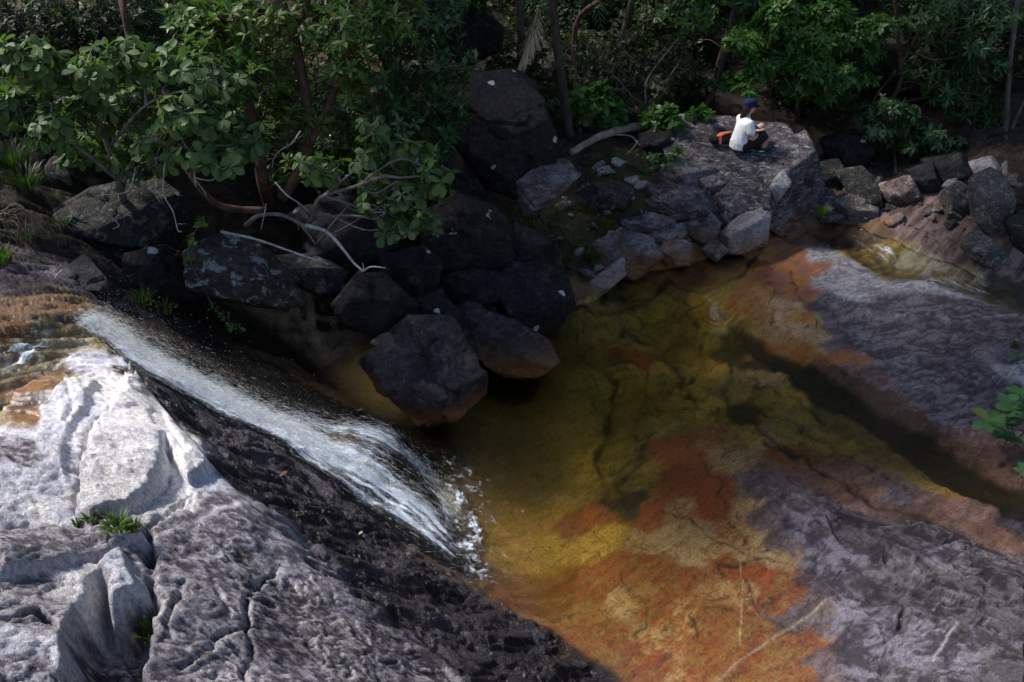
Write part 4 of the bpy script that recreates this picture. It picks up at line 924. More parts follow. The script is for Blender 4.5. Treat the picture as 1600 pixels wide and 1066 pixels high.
def mk_tpl(xs, ws, fold=.10, droop=.18, tipz=0.0):
    """leaf outline -> verts (x along, y across, z up) and faces; rib of len(xs) points, two sides"""
    n = len(xs); V = []; Fq = []
    for x in xs: V.append((x, 0, -droop * x * x))
    for s in (-1, 1):
        for x, w in zip(xs[1:-1], ws[1:-1]): V.append((x, s * w, -droop * x * x + fold * w * 2))
    m = n - 2; T = []
    for k, s in ((0, -1), (1, 1)):
        o = n + k * m
        seq = [0] + [o + j for j in range(m)] + [n - 1]
        for j in range(n - 1):
            a, b = j, j + 1; c, d = seq[j], seq[j + 1]
            quad = [q for q in (a, b, d, c)]
            quad = list(dict.fromkeys(quad))
            if s > 0: pass
            else: quad = quad[::-1]
            T.append(quad)
    tris = []
    for q in T:
        tris.append(q[:3])
        if len(q) == 4: tris.append([q[0], q[2], q[3]])
    return np.array(V, float), np.array(tris)
T_BIG = mk_tpl([0, .18, .42, .68, .88, 1.0], [0, .09, .22, .30, .22, 0], .12, .22)
T_MID = mk_tpl([0, .3, .65, 1.0], [0, .17, .19, 0], .12, .20)
T_NAR = mk_tpl([0, .35, .72, 1.0], [0, .09, .13, 0], .12, .25)
T_LITE = (np.array([(0, 0, 0), (.5, 0, -.05), (1, 0, -.2), (.48, -.20, .0), (.48, .20, .0)]), np.array([[0, 3, 1], [3, 2, 1], [0, 1, 4], [1, 2, 4]]))
T_SML = (np.array([(0, 0, 0), (.5, -.24, .06), (.5, .24, .06), (1, 0, -.08)]), np.array([[0, 1, 3], [0, 3, 2]]))
T_OVAL = mk_tpl([0, .12, .4, .7, .92, 1.0], [0, .10, .27, .30, .16, 0], .10, .10)

def unit(a): return a / (np.linalg.norm(a, axis=-1, keepdims=True) + 1e-9)
class Leaves:
    def __init__(s): s.P, s.D, s.N, s.S = [], [], [], []
    def add(s, P, D, N, S): s.P.append(P); s.D.append(D); s.N.append(N); s.S.append(S)
    def cat(s): return np.vstack(s.P), np.vstack(s.D), np.vstack(s.N), np.concatenate(s.S)
def leaf_mesh(name, tpl, P, D, N, S, rs, smooth=True):
    D = unit(D); Y_ = unit(np.cross(N, D)); N = np.cross(D, Y_)
    V0, T = tpl
    V = P[:, None] + S[:, None, None] * (V0[None, :, 0:1] * D[:, None] + V0[None, :, 1:2] * Y_[:, None] + V0[None, :, 2:3] * N[:, None])
    F_ = np.arange(len(P))[:, None, None] * len(V0) + T[None]
    me = np_mesh(name, V.reshape(-1, 3), F_.reshape(-1, 3), smooth)
    attr(me, 'tint', np.repeat(rs.uniform(0, 1, len(P)), len(V0)))
    return me
def whorl(L, tips, T, k, size, rs, elev=(5, 50), svar=.25, droop=.25, back=.0):
    """k leaves round every twig tip"""
    n = len(tips); T = unit(T)
    a = unit(np.cross(T, rs.normal(size=(n, 3)))); b = np.cross(T, a)
    for j in range(k):
        ph = 2 * math.pi * (j + rs.uniform(-.3, .3, n)) / k * 1.0 + j * .4
        rad = a * np.cos(ph)[:, None] + b * np.sin(ph)[:, None]
        e = np.radians(rs.uniform(*elev, n))[:, None]
        D = rad * np.cos(e) + T * np.sin(e); N = T * np.cos(e) - rad * np.sin(e)
        D[:, 2] -= droop * rs.uniform(.3, 1, n)
        N = N + np.array([0, 0, .5])
        L.add(tips - T * (back * size * rs.uniform(0, 1, n))[:, None], D, N, size * rs.uniform(1 - svar, 1 + svar, n))
def straight_tubes(A, B_, r0, r1, sides=3):
    D = unit(B_ - A); s = unit(np.cross(D, np.where(np.abs(D[:, 2:3]) < .9, [[0, 0, 1.0]], [[1.0, 0, 0]]))); t = np.cross(D, s); n = len(A)
    V = []
    for P, r in ((A, r0), (B_, r1)):
        for k in range(sides):
            a = 2 * math.pi * k / sides; V.append(P + (s * math.cos(a) + t * math.sin(a)) * np.reshape(r, (-1, 1)))
    V = np.stack(V, 1); F_ = []
    for k in range(sides):
        j = (k + 1) % sides; F_.append([k, j, sides + j, sides + k])
    F_ = np.array(F_)
    return V.reshape(-1, 3), (np.arange(n)[:, None, None] * (2 * sides) + F_[None]).reshape(-1, 4)
def catmull(P, per=6):
    P = np.asarray(P, float)
    if len(P) < 3: 
        t = np.linspace(0, 1, per + 1)[:, None]; return P[0] * (1 - t) + P[-1] * t
    Q = np.vstack([2 * P[0] - P[1], P, 2 * P[-1] - P[-2]]); out = []
    for i in range(1, len(Q) - 2):
        for t in np.linspace(0, 1, per, endpoint=False):
            a, b, c, d = Q[i - 1:i + 3]
            out.append(.5 * (2 * b + (c - a) * t + (2 * a - 5 * b + 4 * c - d) * t * t + (3 * b - a - 3 * c + d) * t ** 3))
    out.append(P[-1]); return np.array(out)
def tube_mesh(name, pts, r0, r1, sides=7, wob=.15, seed=0, per=6):
    P = catmull(pts, per); n = len(P); Tn = unit(np.gradient(P, axis=0))
    ref = np.array([.3, .9, .2]); s = unit(np.cross(Tn, ref)); t = np.cross(Tn, s)
    rad = np.linspace(0, 1, n) ** .8 * (r1 - r0) + r0
    V = []
    for k in range(sides):
        a = 2 * math.pi * k / sides
        rr = rad * (1 + wob * perlin(np.arange(n) * .45 + seed, np.full(n, k * 1.7 + seed), 0.5))
        V.append(P + (s * math.cos(a) + t * math.sin(a)) * rr[:, None])
    V = np.stack(V, 1).reshape(-1, 3)
    i = np.arange(n * sides).reshape(n, sides); j = np.roll(i, -1, 1)
    F_ = np.stack([i[:-1], j[:-1], j[1:], i[1:]], -1).reshape(-1, 4)
    V = np.vstack([V, P[:1], P[-1:]]); c0, c1 = len(V) - 2, len(V) - 1
    caps = np.concatenate([np.stack([j[0], i[0], np.full(sides, c0)], 1), np.stack([i[-1], j[-1], np.full(sides, c1)], 1)])
    return np_mesh(name, V, [F_, caps])
def wiggle(A, B_, rs, n=3, amp=.12):
    """crooked line between two points"""
    A = np.asarray(A, float); B_ = np.asarray(B_, float); L = np.linalg.norm(B_ - A)
    return [A] + [A + (B_ - A) * (k / (n + 1)) + rs.normal(0, amp * L / (n + 1), 3) for k in range(1, n + 1)] + [B_]
def px3(u, v, y): return at_y(u, v, y)
def local(me, loc):
    me.transform(Matrix.Translation(-Vector(tuple(float(c) for c in loc)))); return me

def tree(name, label, cat, base, trunks, clumps, tpl, leafmat, bark, leaf, k=5, per_m2=70, seed=1, group=None, trunk_name='trunk', twig_r=.006,
         up=.7, elev=(5, 50), droop=.25, singles=0, twig_mat=None, dens=1.0, twigs=True, limb_r=.02, back=0.0, smooth=True):
    """trunks: list of (points, r0, r1); clumps: list of (centre, (rx, ry, rz)); leaves in whorls at twig tips"""
    rs = np.random.RandomState(seed); base = np.asarray(base, float)
    e = empty(name, base, label, cat, group)
    nodes = []
    for i, (pts, r0, r1) in enumerate(trunks):
        nm = trunk_name if i == 0 else 'branch'
        me = tube_mesh(nm, pts, r0, r1, 8 if r0 > .03 else 6, .18, seed + i)
        link_mesh(nm, local(me, base), bark, e)
        nodes.append(catmull(pts, 6))
    nodes = np.vstack(nodes) if nodes else base[None]
    L = Leaves(); tA, tB, r0s, r1s = [], [], [], []
    for ci, (c, r) in enumerate(clumps):
        c = np.asarray(c, float); r = np.asarray(r, float)
        cand = nodes[nodes[:, 2] < c[2] + r[2] * .3] if (nodes[:, 2] < c[2] + r[2] * .3).any() else nodes
        a = cand[np.argmin(np.linalg.norm(cand - c, axis=1))]
        d_ac = np.linalg.norm(c - a)
        if d_ac > .12:
            me = tube_mesh('branch', wiggle(a, c, rs, 2, .25), max(limb_r, .02 * d_ac), twig_r * 1.4, 5, .15, seed + ci, 4)
            link_mesh('branch', local(me, base), bark, e)
        area = 4 * math.pi * ((r[0] * r[1]) ** 1.6 / 3 + (r[0] * r[2]) ** 1.6 / 3 + (r[1] * r[2]) ** 1.6 / 3) ** (1 / 1.6)
        n = max(4, int(area * per_m2 * dens * 1.1))
        d = unit(rs.normal(size=(n, 3))); rr = rs.uniform(0, 1, n) ** .35
        d2 = d * (rr * (1 + .35 * perlin(d[:, 0] * 2.1 + ci * 3.1, d[:, 1] * 2.1, d[:, 2] * 2.1 + seed)))[:, None]
        tips = c + d2 * r
        T = d * (1 - up) + np.array([0, 0, 1]) * up + rs.normal(0, .3, (n, 3))
        whorl(L, tips, T, k, leaf, rs, elev, .42, droop, back)
        if twigs:
            m = max(2, n // 9); sub = c + (tips[rs.choice(n, m, replace=n < m)] - c) * .6
            dd = np.linalg.norm(tips[:, None] - sub[None], axis=2); q = sub[dd.argmin(1)]
            mid = (q + tips) / 2 + rs.normal(0, .03, tips.shape); mid[:, 2] -= .02
            tA += [np.repeat(c[None], m, 0), q, mid]; tB += [sub, mid, tips + unit(T) * leaf * .12]
            r0s += [np.full(m, twig_r * 1.6), np.full(n, twig_r), np.full(n, twig_r * .7)]; r1s += [np.full(m, twig_r), np.full(n, twig_r * .7), np.full(n, twig_r * .4)]
    if twigs and tA:
        V, F_ = straight_tubes(np.vstack(tA), np.vstack(tB), np.concatenate(r0s), np.concatenate(r1s))
        o = link_mesh('twig_mass', local(np_mesh('twig_mass', V, F_), base), twig_mat or bark, e); o['kind'] = 'stuff'
    P, D, N, S = L.cat()
    if singles:
        # the leaves that show largest are objects of their own
        dist = np.linalg.norm(P - np.array([0, 0, CAM_H]), axis=1)
        vis = S / dist * np.abs((unit(N) * unit(P - np.array([0, 0, CAM_H]))).sum(1)) + rs.uniform(0, 1e-3, len(S))
        inframe = (np.abs(P[:, 0] / (P[:, 1] * cp + (CAM_H - P[:, 2]) * sp)) < .59)
        order = np.argsort(-(vis * inframe)); pick = order[:singles]; rest_ = order[singles:]
        V0, T = tpl; lm = np_mesh('leaf', V0, T); attr(lm, 'tint', np.zeros(len(V0))); lm.materials.append(leafmat)
        Du = unit(D); Yu = unit(np.cross(N, Du)); Nu = np.cross(Du, Yu)
        for i in pick:
            o = bpy.data.objects.new('leaf', lm); col.objects.link(o)
            M = Matrix(np.column_stack([Du[i], Yu[i], Nu[i]]).tolist()).to_4x4()
            loc = P[i] - base
            o.matrix_local = Matrix.Translation(loc.tolist()) @ M @ Matrix.Diagonal((S[i], S[i], S[i], 1)); o.parent = e
        P, D, N, S = P[rest_], D[rest_], N[rest_], S[rest_]
    if len(P):
        me = leaf_mesh('crown', tpl, P, D, N, S, rs, smooth)
        o = link_mesh('crown', local(me, base), leafmat, e); o['kind'] = 'stuff'
    return e
def cl(s, y, dy=.35, flat=.8):
    """'u v r;...' photo centres and radii (px) at distance y -> clumps"""
    out = []
    rs = np.random.RandomState(int(y * 10))
    for t in s.split(';'):
        t = list(map(float, t.split())); yy_ = y + (t[3] if len(t) > 3 else rs.uniform(-dy, dy)); c = px3(t[0], t[1], yy_); r = t[2] / px_per_m(c)
        out.append((c, (r, r, r * flat)))
    return out
def pl3(s, y):
    """'u v;...' or 'u v y;...' -> world polyline"""
    out = []
    for t in s.split(';'):
        t = list(map(float, t.split())); out.append(px3(t[0], t[1], t[2] if len(t) > 2 else y))
    return out

# big-leaved shrub over the grey boulder
b0 = ground(195, 350)
tree('shrub', 'big-leaved shrub with pale bare twigs, arching over the broad grey boulder', 'shrub', b0,
     [([b0] + pl3('190 300 9.3;170 230 9.2;130 150 9.2;90 100 9.3', 9), .05, .018), (pl3('188 290 9.3;240 200 9.1;300 140 9.0', 9), .035, .014),
      (pl3('170 230 9.2;228 165 9.0;290 140 8.9', 9), .022, .01), (pl3('185 280 9.2;120 230 9.0;40 190 8.9', 9), .03, .012), (pl3('240 200 9.1;300 240 8.8;330 210 8.7', 9), .02, .01)],
     cl('45 85 50;75 115 40;25 165 45;85 190 45;150 110 45;205 90 45;265 105 42;320 120 45;370 130 35;160 170 45;225 160 45;285 175 45;345 185 45;395 215 35;130 215 35;190 235 40;250 230 40;310 240 35;215 260 25;120 250 22;360 250 30;-30 130 60;-40 200 50', 9.1, .4),
     T_BIG, ML_DUSTY, MB_GREY, .12, 6, 30, 3, None, 'trunk', .006, .45, (-15, 40), .5, 300, MB_WHITE)
b1 = ground(440, 345)
tree('shrub', 'low big-leaved shrub whose branch hangs in front of the dark boulders', 'shrub', b1,
     [([b1] + pl3('470 330 9.0;485 345 8.8;500 310 8.7;560 290 8.6;600 275 8.55', 9), .035, .014), (pl3('560 290 8.6;620 250 8.6;665 260 8.6', 9), .014, .008), (pl3('500 310 8.7;560 260 8.7;575 220 8.8', 9), .014, .008)],
     cl('600 320 34;640 300 32;675 275 30;660 345 26;620 355 28;580 290 24;590 205 30;570 245 20;650 245 26;690 300 20;490 260 26;520 265 24;630 235 20', 8.65, .2),
     T_BIG, ML_DUSTY, MB_GREY, .115, 6, 34, 4, None, 'branch', .005, .45, (-15, 40), .5, 260, MB_WHITE)
# red-barked tree in the middle of the left bank
b2 = ground(425, 335)
tree('tree', 'red-barked leaning tree with lime-green leaf rosettes and two stems', 'tree', b2,
     [([b2] + pl3('410 280 9.7;398 200 9.9;370 110 10.1;350 20 10.3;340 -80 10.5', 9.7), .075, .05), (pl3('440 310 9.6;480 240 9.7;475 140 9.9;455 40 10.0;420 -15 10.1;400 -60 10.2', 9.7), .065, .05), (pl3('455 45 10.0;478 10 10.0;480 -60 10.1', 9.7), .05, .04),
      (pl3('415 330 9.7;340 320 9.5;290 260 9.6;250 200 9.9;215 120 10.2;190 0 10.5', 9.7), .045, .035), (pl3('480 230 9.7;520 150 9.9;560 30 10.3;580 -40 10.5', 9.7), .05, .035)],
     cl('330 40 55;380 30 50;420 60 45;440 110 45;400 130 40;350 90 45;300 60 50;430 170 40;470 190 30;520 60 55;500 20 50;540 90 45;560 130 40;440 20 40;560 30 55;380 180 25;300 20 50;620 20 50;460 150 35;400 225 30;440 215 28;465 260 26;350 200 30;505 190 30;440 280 20', 10.0, .45),
     T_LITE, ML_LIME, MB_RED, .115, 7, 26, 5, None, 'trunk', .005, .65, (5, 50), .2)
# dark glossy tree
b3 = ground(600, 370)
tree('tree', 'dense dark glossy-leaved tree beside the largest black boulder', 'tree', b3,
     [([b3] + pl3('595 300 10.6;600 200 10.8;620 100 11.0;640 -40 11.2', 10.6), .08, .05)],
     cl('600 170 60;650 120 60;690 180 45;700 90 45;640 60 55;600 100 55;660 220 50;600 250 50;560 210 45;640 270 45;560 290 40;520 230 40;520 300 30;680 20 50;620 0 60;700 130 35;715 170 22;580 330 30;530 180 40', 10.7, .5),
     T_LITE, ML_GLOSS, MB_DARK, .105, 6, 36, 6, None, 'trunk', .005, .6, (5, 50), .25)
# thicket behind the left bank
for i, (nm, lab, uv, yb, s, tp, mt, lf, pm) in enumerate([
    ('tree', 'shady slender tree behind the big-leaved shrub, small dark leaves', (60, 200), 11.5, '30 30 70;100 20 70;60 90 60;140 60 60;0 100 60;-60 50 90;180 20 60', T_LITE, ML_DIM, .08, 45),
    ('tree', 'leafy tree rising behind the shrub and the red-barked stems', (230, 180), 12.0, '200 40 70;260 20 70;240 100 60;300 90 60;180 110 50;330 -10 70;280 150 50', T_LITE, ML_WHORL, .085, 42),
    ('shrub', 'dark bush filling the gap under the red-barked tree', (430, 250), 11.2, '420 230 60;360 220 45;480 260 50;520 220 50;440 170 50', T_LITE, ML_DIM, .08, 40),
    ('shrub', 'dim bush above the dark angular boulder among the trees', (640, 60), 15.0, '620 20 80;690 -10 70;560 40 70;720 -40 60', T_LITE, ML_DIM, .11, 22)]):
    b = ground(*uv); c = cl(s, yb, .5)
    tree(nm, lab, 'tree' if nm == 'tree' else 'shrub', b, [([b, (b + c[0][0]) / 2 + np.array([.1, .1, .2]), c[0][0]], .05, .025)], c, tp, mt, MB_DARK, lf, 6, pm, 30 + i, 'thicket behind the left bank')
# palm with a hanging dead frond
def frond(L_pts, n, ll, rs, mat, name, parent, base, hang=.5):
    P = catmull(L_pts, 8); Tn = unit(np.gradient(P, axis=0)); s_ = unit(np.cross(Tn, [0, 0, 1])); m = len(P)
    idx = np.linspace(1, m - 1, n).astype(int)
    V0, T = (np.array([(0, 0, 0), (.35, -.035, .0), (.35, .035, .0), (.7, -.025, -.05), (.7, .025, -.05), (1, 0, -.15)]), np.array([[0, 1, 2], [1, 3, 4], [1, 4, 2], [3, 5, 4]]))
    PP, DD, NN, SS = [], [], [], []
    for k, i in enumerate(idx):
        for sg in (-1, 1):
            d = s_[i] * sg * .8 + Tn[i] * .7 + np.array([0, 0, -hang]) + rs.normal(0, .1, 3)
            PP.append(P[i]); DD.append(d); NN.append(np.cross(Tn[i], d) * sg + np.array([0, 0, .3])); SS.append(ll * math.sin(math.pi * (.15 + .8 * k / n)) * rs.uniform(.85, 1.1))
    fr_ = empty(name, base) if False else None
    me = tube_mesh('frond_stem', L_pts, .012, .004, 5, .1, 1, 8); V1 = np.array([v.co[:] for v in me.vertices]); 
    fo = link_mesh('frond', local(leaf_mesh('frond', (V0, T), np.array(PP), np.array(DD), np.array(NN), np.array(SS), rs), base), mat, parent)
    st = link_mesh('frond_stem', local(me, base), mat, fo)
    return fo
rs = np.random.RandomState(40)
bp = ground(890, 215)
pe = empty('palm_tree', bp, 'slim palm with green fronds overhead and one brown dead frond hanging', 'palm')
top = px3(862, -12, 14.6)
link_mesh('trunk', local(tube_mesh('trunk', [bp, px3(878, 130, 14.7), px3(868, 50, 14.6), top], .085, .07, 9, .08, 2), bp), MB_DARK, pe)
for a in range(9):
    an = a * .70 + .3; o_ = np.array([math.cos(an), math.sin(an) * .8, 0]); L_ = rs.uniform(1.4, 2.0)
    frond([top, top + o_ * L_ * .4 + [0, 0, .45], top + o_ * L_ * .8 + [0, 0, .25], top + o_ * L_ + [0, 0, -.35]], 26, .42, rs, ML_BRIGHT, 'frond', pe, bp, .35)
df = frond([px3(842, 8, 13.9), px3(834, 40, 13.6), px3(820, 78, 13.5), px3(806, 116, 13.5)], 40, .40, rs, ML_DRY, 'frond', pe, bp, 1.6); df['label'] = 'brown dead frond hanging straight down'

# behind the boulders and the person
tree('shrub', 'fine-leaved greyish shrub with thin pale stems beyond the fallen log', 'shrub', ground(1003, 205),
     [([ground(1003, 205)] + pl3('1008 160 16.0;1014 120 16.1;1060 60 16.3', 16), .03, .012), (pl3('1010 165 16;1035 135 16;1060 100 16', 16), .016, .01), (pl3('1008 180 16;960 120 16.2;900 90 16.3', 16), .02, .01)],
     cl('900 105 40;950 95 38;935 140 35;985 130 30;1010 95 35;1050 80 32;1065 110 28;1030 135 26;990 165 24;880 135 30;910 70 35;970 60 35;1040 150 20;860 110 28', 16.2, .4),
     T_SML, ML_GREY, MB_GREY, .075, 6, 55, 50, None, 'trunk', .004, .5, (0, 50), .3)
BR = 'bright low shrubs along the top of the bank'
for i, (lab, u, v, s, yb, lf) in enumerate([('round bright-green shrub with broad leaves left of the fallen log', 925, 205, '905 165 24;935 160 24;950 185 22;915 190 24;890 180 18;960 175 16', 15.4, .14),
                                          ('small bright-green shrub at the end of the fallen log', 1035, 205, '1020 185 16;1045 180 16;1055 190 12;1030 198 14', 15.2, .11),
                                          ('tiny bright sapling between the small shrub and the person', 1092, 200, '1082 182 9;1098 176 10;1108 178 8', 15.2, .10),
                                          ('low leafy plant on the bank in front of the fallen log', 1045, 262, '1020 248 12;1045 250 14;1060 240 12;1035 258 12', 14.2, .07),
                                          ('low plant spilling over the edge beside the leaning slab-like boulder', 850, 335, '820 335 14;845 330 14;870 345 12;835 350 10', 11.9, .05)]):
    b = ground(u, v); c = cl(s, yb, .15, 1.0)
    tree('shrub', lab, 'shrub', b, [([b, (b + c[0][0]) / 2, c[0][0]], .014, .007)], c, T_OVAL, ML_BRIGHT, MB_GREY, lf, 6, 60, 60 + i, BR, 'stem', .003, .55, (0, 45), .35)
tree('tree', 'feathery bright-green tree spreading behind the person', 'tree', ground(1245, 190),
     [([ground(1245, 190)] + pl3('1250 140 17.3;1262 80 17.2;1265 20 17.1', 17), .06, .025), (pl3('1250 130 17.2;1310 80 16.8;1350 60 16.6', 17), .03, .012), (pl3('1250 130 17.2;1200 90 16.8;1165 70 16.7', 17), .03, .012)],
     cl('1160 60 34;1200 40 36;1240 50 38;1285 60 40;1330 50 38;1360 80 30;1230 90 38;1270 105 38;1310 115 34;1200 95 30;1250 130 28;1290 145 26;1320 155 22;1345 120 24;1180 110 26;1150 125 22;1165 140 16;1370 40 35;1220 15 35;1300 20 38;1270 80 35', 16.2, .6, .6),
     T_SML, ML_FERN, MB_DARK, .12, 9, 48, 70, None, 'trunk', .004, .45, (-5, 25), .25, back=.8)
tree('tree', 'forked grey-brown tree with leathery rosette leaves over the far bank', 'tree', ground(1392, 230),
     [([ground(1392, 230)] + pl3('1392 165 16.7;1408 120 16.7;1402 50 16.7;1395 -40 16.8', 16.7), .055, .03), (pl3('1408 100 16.7;1430 60 16.6;1455 20 16.6;1470 -30 16.6', 16.7), .035, .02), (pl3('1412 85 16.7;1440 80 16.5;1465 50 16.4', 16.7), .022, .01), (pl3('1400 110 16.7;1370 150 16.9;1355 190 17', 16.7), .03, .02)],
     cl('1445 85 30;1440 115 28;1470 60 34;1500 40 36;1510 80 34;1480 110 32;1530 60 32;1545 100 28;1500 130 30;1460 20 36;1520 10 38;1550 30 30;1470 140 24;1530 140 24;1560 160 22;1500 165 26;1540 180 22', 16.5, .5),
     T_NAR, ML_WHORL, MB_RED, .15, 8, 26, 71, None, 'trunk', .005, .55, (5, 50), .2)
tree('shrub', 'drooping mid-green shrub hanging over the mottled boulders', 'shrub', ground(1400, 275),
     [([ground(1400, 275)] + pl3('1395 230 15.9;1385 200 15.7', 15.9), .04, .02), (pl3('1395 230 15.9;1440 215 15.6;1480 225 15.5', 15.9), .025, .012)],
     cl('1360 175 22;1390 165 24;1415 175 22;1370 200 22;1400 200 22;1440 200 22;1460 215 24;1480 235 20;1450 240 20;1420 225 18;1500 225 16;1470 255 14;1385 215 16', 15.7, .3, .7),
     T_MID, ML_WHORL, MB_DARK, .13, 7, 34, 72, None, 'trunk', .004, .4, (-10, 30), .45)
tree('tree', 'thin grey trunk with a forked stem at the edge of the picture, sparse leaves', 'tree', ground(1570, 285),
     [([ground(1570, 285)] + pl3('1572 200 16.4;1578 100 16.5;1590 0 16.6;1595 -60 16.6', 16.4), .06, .04), (pl3('1572 230 16.4;1590 180 16.3;1615 130 16.2', 16.4), .035, .02)],
     cl('1590 40 40;1570 90 26;1600 110 30;1620 60 50;1560 10 40', 16.8, .5), T_MID, ML_DIM, MB_GREY, .10, 6, 26, 73)
b = ground(1590, 285); tree('shrub', 'yellowish-green bush beside the tall mottled boulder', 'shrub', b, [([b, b + [0, 0, .3]], .012, .006)], cl('1585 275 22;1605 260 24;1600 295 16', 15.9, .2), T_SML, ML_LIME, MB_DARK, .07, 6, 60, 74, None, 'stem', .003)

def zone(x, y):
    u = 800 + FPX * x / (y * cp + 4.4 * sp)
    for lim, s in ((150, 'behind the outer end of the big-leaved shrub'), (330, 'behind the inner half of the big-leaved shrub'), (560, 'behind the red-barked leaning tree'), (760, 'behind the dense glossy tree'), (900, 'behind the largest black boulder and palm'),
                   (1090, 'behind the fine-leaved greyish shrub'), (1200, 'straight behind the person'), (1360, 'behind the feathery tree'), (1520, 'behind the forked grey-brown tree')):
        if u < lim: return s
    return 'behind the thin grey trunk at the picture edge'
# the forest behind: trunks and crowns one after another up the slope
rs = np.random.RandomState(77)
bg_spots = [(-4.8, 15.2), (-2.2, 16.0), (0.2, 17.8), (2.2, 19.0), (4.2, 18.6), (6.2, 19.6), (8.3, 19.0), (10.4, 18.4), (1.0, 21.5), (3.3, 20.6), (7.2, 21.3), (-6.6, 14.6)]
adj = ['tall', 'slim', 'leaning', 'dense', 'sparse', 'broad', 'straight', 'crooked']
for i, (x, y) in enumerate(bg_spots):
    z = float(H0([x], [y])[0]); hh = rs.uniform(5.5, 8.5); b = np.array([x, y, z - .2]); lean = rs.normal(0, .5, 2)
    tp = np.array([x + lean[0], y + lean[1], z + hh])
    cls = []
    for k in range(9):
        f = rs.uniform(.12, 1.05); c = b + (tp - b) * f + np.array([rs.normal(0, 1.1), rs.normal(-.2, .9), 0]); r = rs.uniform(.6, 1.15); cls.append((c, (r, r, r * .7)))
    lab = ['dark', 'reddish', 'grey'][i % 3] + '-barked forest tree ' + ('far up the slope ' if y > 20.5 else 'on the slope ') + zone(x, y)
    t = tree('tree', lab, 'tree', b, [(wiggle(b, tp, rs, 3, .12), rs.uniform(.07, .13), .04)], cls, T_SML, [ML_DIM, ML_WHORL, ML_GREY, ML_DIM, ML_GLOSS][i % 5], [MB_DARK, MB_RED, MB_GREY][i % 3], .14, 6, 12, 100 + i, 'forest trees on the slope', 'trunk', .007, .6, (0, 50), .3, twigs=False)
# undergrowth bushes at the foot of the forest
for i in range(52):
    x = rs.uniform(-7.6, 10.4); y = rs.uniform(15.6, 20.5) if x > -1 else rs.uniform(12.0, 16.5)
    if i >= 34: x = -1.5 + (i - 34) * .68 + rs.uniform(-.2, .2); y = rs.uniform(20.6, 22.6)
    if 5.0 < x < 8.5 and y < 17.0: y = 17.2 + rs.uniform(0, 1.2)
    b = np.array([x, y, float(HZ([x], [y])[0]) - .05]); r = rs.uniform(.35, .7) * (1.5 if i >= 34 else 1.0)
    cls = [(b + [rs.normal(0, r * .7), rs.normal(0, r * .5), r * rs.uniform(.5, 1.3)], (r, r, r * .7)) for k in range(3)]
    lab = ['dim dark-green', 'dim greyish-green', 'mid-green'][i % 3] + ' bush ' + ('deep in the forest ' if y > 18.4 else 'at the forest edge ') + zone(x, y)
    tree('bush', lab, 'bush', b, [([b, cls[0][0]], .015, .008)], cls, T_SML, [ML_DIM, ML_GREY, ML_WHORL][i % 3], MB_DARK, rs.uniform(.07, .12), 6, 26, 200 + i, 'undergrowth bushes along the forest edge', 'stem', .004, twigs=False)
# bushes that carry the forest edge on past both sides of the picture
for i, (x, y, r) in enumerate([(-7.2, 9.6, .7), (-8.2, 10.6, .9), (-7.4, 11.6, .8), (-9.4, 9.4, .9), (-8.8, 12.4, 1.0), (-6.4, 10.8, .6), (11.6, 14.6, .6), (12.4, 15.8, .8), (11.2, 16.6, .8), (13.4, 14.8, .8)]):
    b = np.array([x, y, float(HZ([x], [y])[0]) - .05]); cls = [(b + [rs.normal(0, r * .6), rs.normal(0, r * .4), r * rs.uniform(.4, 1.2)], (r, r, r * .7)) for k in range(3)]
    tree('bush', ['leafy bush at the forest edge beyond the upper stream, outside the picture', 'leafy bush beyond the far bank, outside the picture'][i > 5], 'bush', b, [([b, cls[0][0]], .015, .008)], cls, T_SML, [ML_DIM, ML_WHORL][i % 2], MB_DARK, .10, 6, 22, 260 + i, 'bushes past the picture edges', 'stem', .004, twigs=False)
# tall trees added on the bank to shade the pool, crowns unseen overhead
for i, (x, y, hh) in enumerate([(-5.6, 11.8, 10.5), (-3.2, 12.8, 10.0), (-1.4, 13.6, 10.5), (1.2, 15.2, 10.5), (3.4, 16.6, 10.5), (-7.6, 14.0, 11.0), (5.6, 17.4, 10.0)]):
    z = float(H0([x], [y])[0]); b = np.array([x, y, z - .2]); tp = b + np.array([rs.normal(.3, .3), rs.normal(-.3, .3), hh])
    cls = []
    for k in range(7):
        c = tp + np.array([rs.normal(.2, 1.3), rs.normal(-.3, 1.2), rs.uniform(-4.0, .8)]); r = rs.uniform(.8, 1.3); c[2] = max(c[2], 6.0 - .12 * c[1] + r); cls.append((c, (r, r, r * .7)))
    tree('tree', ['dark', 'reddish'][i % 2] + ' thin-stemmed tree added for shade, crown unseen, ' + zone(x, y), 'tree', b, [(wiggle(b, tp, rs, 5, .30), .05, .035)], cls, T_SML, ML_WHORL, [MB_DARK, MB_RED][i % 2], .24, 6, 9, 300 + i, 'tall trees added to shade the stream bank', 'trunk', .01, .7, (0, 40), .2, twigs=False)
